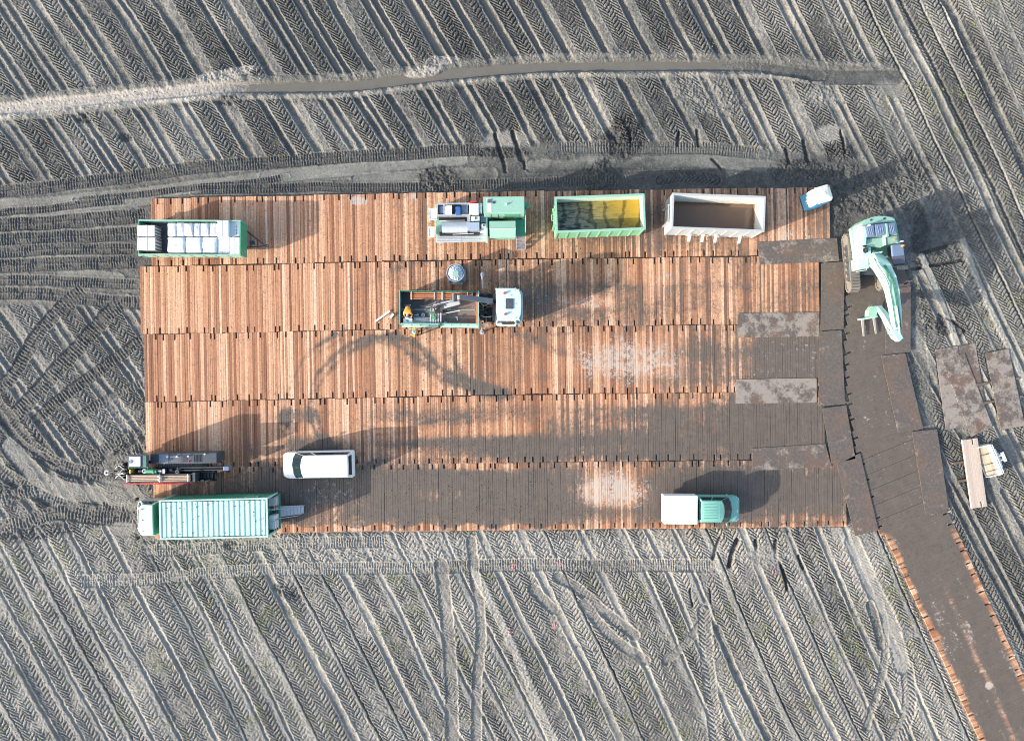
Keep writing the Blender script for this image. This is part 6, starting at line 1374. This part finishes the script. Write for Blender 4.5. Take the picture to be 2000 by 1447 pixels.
# green crew cab with white box body, nose to the right
T = thing('crew_cab_pickup', 'teal green crew cab pickup with plain white box body at the lower right', 'pickup', (12.92, -9.42, ZM), R(-0.4))
body, rf_ = vehicle(T, dict(roof=1.80, roof_hw=.72, rf=.60, mir=TEAL), -.55, 2.66, 1.84, TEAL, TEAL, ((.06, .46), (.50, .97)), (2.06, 1.30), (-.28, -.22))
m = MB()
for i in range(6): m.box((.36, -.46 + .184 * i, 1.803), (.9, .035, .03))
m.box((.98, 0, 1.803), (.03, .9, .012)); m.build('roof_bead', TEAL, rf_)
m = MB(); m.box((-.17, 0, 1.76), (.10, 1.16, .05)); m.build('brake_light', WHITE, T, bevel=.02)
m = MB(); m.ring((2.30, -.12, 1.015), .10, .018, .03, 20); m.tube([(2.24, -.20, 1.04), (2.30, -.05, 1.04), (2.36, -.20, 1.03)], .012, 5); m.build('emblem', WHITE, T)
m = MB(); m.box((-1.55, 0, .55), (2.3, 1.4, .3)); m.build('rear_chassis', BLACK, T)
m = MB(); m.box((-1.55, .03, 1.06), (2.28, 1.92, .86)); m.build('box_body', WHITE, T, bevel=.05)
for sgn in (-1, 1): wheel(T, -1.45, sgn * .82, .34, .22, 0)
for nm in [c for c in T.children if c.name.split('.')[0] == 'wheel' and abs(c.location.x - .45) < .02]:
    for ch in list(nm.children): bpy.data.objects.remove(ch)
    bpy.data.objects.remove(nm)

# ---------------------------------------------------------------- container lorry
o = org(404, 1012, 1.6); T = thing('container_lorry', 'pale green lorry carrying a corrugated site container, nose to the left', 'lorry', (*o, 0), R(1.3))
m = MB()
for y in (1003, 1020): pb(m, o, 292, 541, y, y + 5, .38, .54)
for x in (320, 370, 430, 490, 535): pb(m, o, x, x + 4, 985, 1040, .50, .60)
m.build('chassis', BLACK, T)
for x in (292, 468, 506):
    for y in (984, 1032): c = pq(o, x, y, 0); wheel(T, c[0], c[1], .34, .26, ZM if x > 320 else .0)
zc0, zc1 = .58, 2.6
A = pq(o, 311, 1050.5, zc1); B = pq(o, 523, 976.5, zc1)
m = MB(); m.b2(A[0], B[0], A[1], B[1], zc0, zc0 + .12); m.build('container_floor', GREEN_D, T)
def corr(p0, p1, n, dep, z0, z1, out):
    """corrugated upright sheet from p0 to p1"""
    p0, p1 = Vector(p0), Vector(p1); d = p1 - p0; nn = Vector(out); top, bot = [], []
    for i in range(n):
        for f, k in ((0, 0), (.28, 0), (.5, 1), (.78, 1)):
            p = p0 + d * ((i + f) / n) - nn * dep * k; bot.append((p.x, p.y, z0)); top.append((p.x, p.y, z1))
    bot.append((p1.x, p1.y, z0)); top.append((p1.x, p1.y, z1)); return bot, top
for y, nn in ((B[1], (0, 1, 0)), (A[1], (0, -1, 0))):
    bot, top = corr((A[0] + .08, y, 0), (B[0] - .08, y, 0), 22, .035, zc0 + .12, zc1 - .1, nn); m = MB(); m.loft([bot, top], cap=False, closed=False); m.build('container_side', GREEN, T)
m = MB(); m.b2(A[0] + .02, A[0] + .06, A[1] + .05, B[1] - .05, zc0 + .12, zc1 - .06); m.build('container_front', GREEN_D, T)
m = MB(); m.b2(B[0] - .50, B[0] - .47, A[1] + .05, B[1] - .05, zc0 + .12, zc1 - .06); m.build('container_door', GREEN, T)
secs = []; n_ = 20; Lx = B[0] - A[0] - .24; lineA, lineB = [], []
for i in range(n_):
    for f, z in ((0, 0), (.30, 0), (.46, .045), (.84, .045)):
        x = A[0] + .12 + Lx * (i + f) / n_; lineA.append((x, A[1] + .10, zc1 - .045 + z * .75)); lineB.append((x, B[1] - .10, zc1 - .045 + z * .75))
m = MB(); m.loft([lineA, lineB], cap=False, closed=False); m.build('container_roof', paint('weathered_mint_roof', (.38, .63, .54), .45, dirt=.3, var=.10), T)
m = MB()
for y in (A[1], B[1]): m.b2(A[0], B[0], y - .05, y + .05, zc1 - .10, zc1)
for x in (A[0] + .06, B[0] - .06): m.b2(x - .06, x + .06, A[1] + .051, B[1] - .051, zc1 - .10, zc1 + .002)
for x in (A[0] + .05, B[0] - .05):
    for y in (A[1] + .0, B[1] - .0): m.b2(x - .05, x + .05, y - .055, y + .055, zc0, zc1 - .101)
m.build('container_frame', MINT_L, T)
m = MB(); rg = random.Random(3)
for i in range(7):
    y = A[1] + .35 + i * .27; m.b2(A[0] + .62 + rg.uniform(-.03, .03), A[0] + .74, y, y + .19, zc1 - .003, zc1 + .003)
    if i % 2: m.b2(A[0] + .86, A[0] + .93, y + .03, y + .17, zc1 - .003, zc1 + .003)
m.build('worn_lettering', FILM, T)
m = MB()
for i in range(30): x, y = rg.uniform(A[0] + .3, B[0] - .3), rg.uniform(A[1] + .2, B[1] - .2); m.cyl((x, y, zc1 - .03), (x, y, zc1 + .006), rg.uniform(.018, .04), 6)
m.build('debris', paint('dark_litter', (.06, .08, .07), .8, dirt=0), T)
m = MB(); yb = B[1] + .012; cxr = B[0] - 1.3
for k in range(20):
    a0 = 2 * math.pi * k / 20; m.box((cxr + .42 * math.cos(a0), yb, 1.95 + .34 * math.sin(a0)), (.13, .012, .05), rot=Matrix.Rotation(-(a0 + math.pi / 2), 4, 'Y'))
m.box((cxr - 1.0, yb, 2.35), (1.0, .012, .16)); m.box((cxr + .95, yb, 2.0), (.5, .012, .12)); m.build('ring_emblem', OFFW, T)
# cab
cx0, cx1 = pq(o, 298.5, 0, 2.4)[0], pq(o, 273, 0, 2.4)[0]; cy0, cy1 = pq(o, 0, 1045, 2.4)[1], pq(o, 0, 981, 2.4)[1]
fx = pq(o, 270.5, 0, 1.3)[0]
def rrect(x0, x1, y0, y1, z, r): return [(x0 + r, y0, z), (x1, y0, z), (x1, y1, z), (x0 + r, y1, z), (x0 + r * .25, y1 - r * .5, z), (x0, y1 - r * 1.6, z), (x0, y0 + r * 1.6, z), (x0 + r * .25, y0 + r * .5, z)]
m = MB(); m.loft([rrect(fx, cx0, cy0 - .02, cy1 + .02, .5, .22), rrect(fx, cx0, cy0 - .02, cy1 + .02, 1.4, .22)]); m.build('cab_body', MINT_W, T, bevel=.02)
lo = rrect(fx + .03, cx0, cy0 + .01, cy1 - .01, 1.4, .22); hi = rrect(cx1 - .02, cx0, cy0 + .06, cy1 - .06, 2.32, .2)
m = MB(); m.loft([lo, hi]); m.build('cab_window', GLASS, T)
m = MB()
for i in (0, 1, 2, 3, 5, 6): m.tube([lo[i], hi[i]], .06, 6)
m.build('cab_pillar', MINT_W, T)
m = MB(); m.loft([[(cx0 + .012, p[1], p[2]) for p in ((0, cy0, .5), (0, cy1, .5), hi[2], hi[1])], [(cx0 + .045, p[1], p[2]) for p in ((0, cy0, .5), (0, cy1, .5), hi[2], hi[1])]]); m.build('cab_back_wall', GREEN, T)  # darker green than the cab: shade on this wall put into the paint
m = MB(); m.loft([hi, [(x, y, 2.40) for x, y, z in hi], [(x, y, 2.47) for x, y, z in rrect(cx1 + .10, cx0, cy0 + .12, cy1 - .12, 2.47, .2)]]); m.build('cab_roof', MINT_W, T, smooth=True)
m = MB()
for y in (cy0 + .35, (cy0 + cy1) / 2, cy1 - .35): m.cyl((cx1 + .2, y, 2.46), (cx1 + .2, y, 2.53), .04, 8)
m.build('marker_lamp', CHARC, T)
m = MB()
for y, s in ((cy0, -1), (cy1, 1)): m.box((fx + .25, y + s * .22, 1.9), (.1, .18, .42)); m.tube([(fx + .3, y, 2.1), (fx + .25, y + s * .22, 2.1)], .02, 6)
m.build('mirror', BLACK, T)
m = MB(); m.b2(fx - .10, fx + .12, cy0 + .05, cy1 - .05, .35, .7); m.build('bumper', OFFW, T, bevel=.04); m = MB(); m.b2(fx - .14, fx - .101, cy0 + .55, cy1 - .9, .5, .64); m.build('number_plate', FILM, T)
m = MB(); m.tube([(cx0 + .15, cy0 + .2, 1.0), (cx0 + .25, cy0 + .3, 1.5), (cx0 + .15, cy0 + .5, 1.1)], .04, 6); m.build('air_hose', BLACK, T)
m = MB(); a = pq(o, 305, 1048, .7); m.box((a[0], a[1] + .1, .6), (.25, .25, .15)); m.build('side_marker', ORANGE, T)
# tail platform with cage, white drum and ramp
X0, X1 = B[0] - .44, B[0] + .16
m = MB(); m.b2(B[0] + .002, X1, A[1] + .07, B[1] - .07, .60, .70); m.build('tail_platform', GREEN, T)
m = MB()
for x in (X0 + .1, X1 - .03):
    for y in (A[1] + .1, A[1] + .8, B[1] - .95, B[1] - .1): m.cyl((x, y, .70), (x, y, 1.75), .022, 6)
for z in (1.05, 1.4, 1.75):
    m.tube([(X1 - .03, A[1] + .1, z), (X1 - .03, A[1] + .8, z)], .02, 6); m.tube([(X1 - .03, B[1] - .95, z), (X1 - .03, B[1] - .1, z)], .02, 6)
    m.tube([(X0 + .1, B[1] - .95, z), (X1 - .03, B[1] - .95, z)], .02, 6); m.tube([(X0 + .1, A[1] + .8, z), (X1 - .03, A[1] + .8, z)], .02, 6)
m.build('cage_rail', SILV, T)
m = MB(); a = pq(o, 523.5, 1040.5, 1.7); b = pq(o, 534, 1011, 1.7); m.b2(B[0] - .35, B[0] + .10, A[1] + .2, A[1] + 1.15, .75, 1.6); drm = m.build('white_tank', FILM, T, bevel=.12, smooth=True)
m = MB(); m.b2(B[0] - .4, B[0] + .08, B[1] - .75, B[1] - .2, .75, 1.35); m.build('grey_pallet_box', CRATE, T, bevel=.02); m = MB(); m.cyl((B[0] - .1, B[1] - .95, .75), (B[0] - .1, B[1] - .95, 1.3), .09, 12); m.build('fire_extinguisher', RED, T, smooth=True)
ra, rb = pq(o, 540, 1011.5, .7), pq(o, 540, 992.5, .7); rc, rd = pq(o, 592, 1005.5, .16), pq(o, 596, 990.5, .16)
m = MB()
for a, b in ((ra, rc), (rb, rd)): m.tube([(a[0], a[1], .70), (b[0], b[1], .2)], .035, 6); m.tube([(a[0], a[1], 1.6), (b[0] - .1, b[1], 1.0)], .02, 6); m.tube([(b[0] - .1, b[1], 1.0), (b[0], b[1], .2)], .02, 6); m.tube([(a[0], a[1], 1.6), (a[0], a[1], .70)], .02, 6)
m.build('ramp_rail', SILV, T)
for k in range(8):
    f = (k + .5) / 8; p, q_ = Vector((ra[0], ra[1], .70)).lerp(Vector((rc[0], rc[1], .2)), f), Vector((rb[0], rb[1], .70)).lerp(Vector((rd[0], rd[1], .2)), f); m = MB(); c = (p + q_) / 2; m.box(c, (.22, abs(p.y - q_.y), .025)); m.box(c + Vector((-.11, 0, .012)), (.02, abs(p.y - q_.y), .04)); m.build('ramp_tread', SILV, T)

# ---------------------------------------------------------------- ditching bucket and paint marks
o = org(1935, 898, .4); ang = math.atan2(-(928 - 870), (1955 - 1931)); T = thing('excavator_bucket', 'white-grey wide digger bucket lying open beside the pale unused mat', 'digger bucket', (*o, .0), ang)
BK = paint('scraped_bucket_steel', (.62, .63, .61), .4, .1, dirt=.3); L = 2.15
m = MB(); secs = []
prof = [(-.62, .10), (-.40, .04), (-.10, .06), (.12, .20), (.24, .42), (.26, .66), (.20, .72)]
for x in (-L / 2, L / 2): secs.append([(x, y, z) for y, z in prof] + [(x, y - .03 * (1 if y > .1 else 0), z + .035) for y, z in prof[::-1]])
m.loft(secs); m.build('bucket_shell', BK, T)
for x in (-L / 2 - .015, L / 2 + .015):
    m = MB(); m.prism([(y, z) for y, z in prof] + [(-.1, .55), (-.5, .3)], x - .02, x + .02, 'X'); m.build('side_plate', BK, T)
m = MB()
for x in (-.45, .25, .75): m.prism([(-.6, .145), (-.1, .11), (.1, .26), (.2, .45), (.1, .5), (-.3, .30)], x - .012, x + .012, 'X')
m.build('inner_rib', STEEL, T)
m = MB(); m.b2(-L / 2, L / 2, .26, .31, .40, .74); m.build('back_beam', WHITE, T, bevel=.01)
m = MB(); m.b2(-L / 2 + .4, L / 2 - .4, .311, .45, .35, .66); m.build('mount_plate', WHITE, T, bevel=.02)
for x in (-.12, .2): m = MB(); m.prism([(.451, .3), (.80, .42), (.86, .62), (.70, .74), (.451, .66)], x - .03, x + .03, 'X'); m.build('mount_ear', OFFW, T)
m = MB(); m.cyl((-.25, .72, .6), (.33, .72, .6), .05, 10); m.cyl((-.3, .58, .45), (.38, .58, .45), .05, 10); m.b2(-.3, .38, .66, .84, .66, .7); m.build('mount_pin', FILM, T)
m = MB(); m.loft([[(-L / 2 + .05, y, z) for y, z in ((-.5, .13), (0, .14), (.12, .3), (-.1, .24), (-.4, .20))], [(L / 2 - .05, y, z) for y, z in ((-.5, .13), (0, .14), (.12, .3), (-.1, .28), (-.4, .19))]]); m.build('sand', paint('dry_sand', (.40, .33, .24), .95, dirt=.4, var=.3), T)
PINK = paint('pink_marking_spray', (.66, .26, .28), .8, dirt=.3)
MG = 'pink spray marks on the field'
for x, y, sh, lab in [(1001, 1107, [(0, 0, 4, 16, 4), (3, -6, 10, 3, -8)], 'pink corner mark on the crawler trail below the platform, left one'), (1093, 1102, [(0, 0, 3, 9, 20), (-3, -5, 9, 3, 18)], 'pink corner mark on the crawler trail below the platform, right one'), (997, 1229, [(-2, -2, 3, 9, 25), (2, 4, 10, 3, -5)], 'pink corner mark in the middle of the lower field, left one'),
                      (1081, 1223, [(2, -3, 3, 12, 10), (-3, 3, 10, 3, 15)], 'pink corner mark in the middle of the lower field, right one'), (1648, 1105, [(0, 0, 8, 3, -25)], 'faint pink dash near the access track corner'), (1512, 1116, [(-3, 0, 2, 8, 0), (3, 1, 2, 9, 8)], 'faint pink double dash below the dark trench slots')]:
    m = MB(); x0, y0_ = P(x, y)
    for dx, dy, w, h, rot in sh:
        w, h = w, h
        n_ = 5 if max(w, h) > 8 else 3                # short strokes that follow the lumpy soil
        for i in range(n_):
            f = (i + .5) / n_ - .5; a = R(rot); lx, ly = (f * w, 0) if w > h else (0, f * h); ux = dx + lx * math.cos(a) + ly * math.sin(a); uy = dy - lx * math.sin(a) + ly * math.cos(a)
            m.box((ux / S, -uy / S, zat(x + ux, y + uy) + .012), ((w if w < h else w / n_ * 1.05) / S * .8, (h if h < w else h / n_ * 1.05) / S * .8, .03), a)
    ob = m.build('spray_mark', PINK); ob.location = (x0, y0_, 0); tag(ob, lab, 'spray mark', MG)
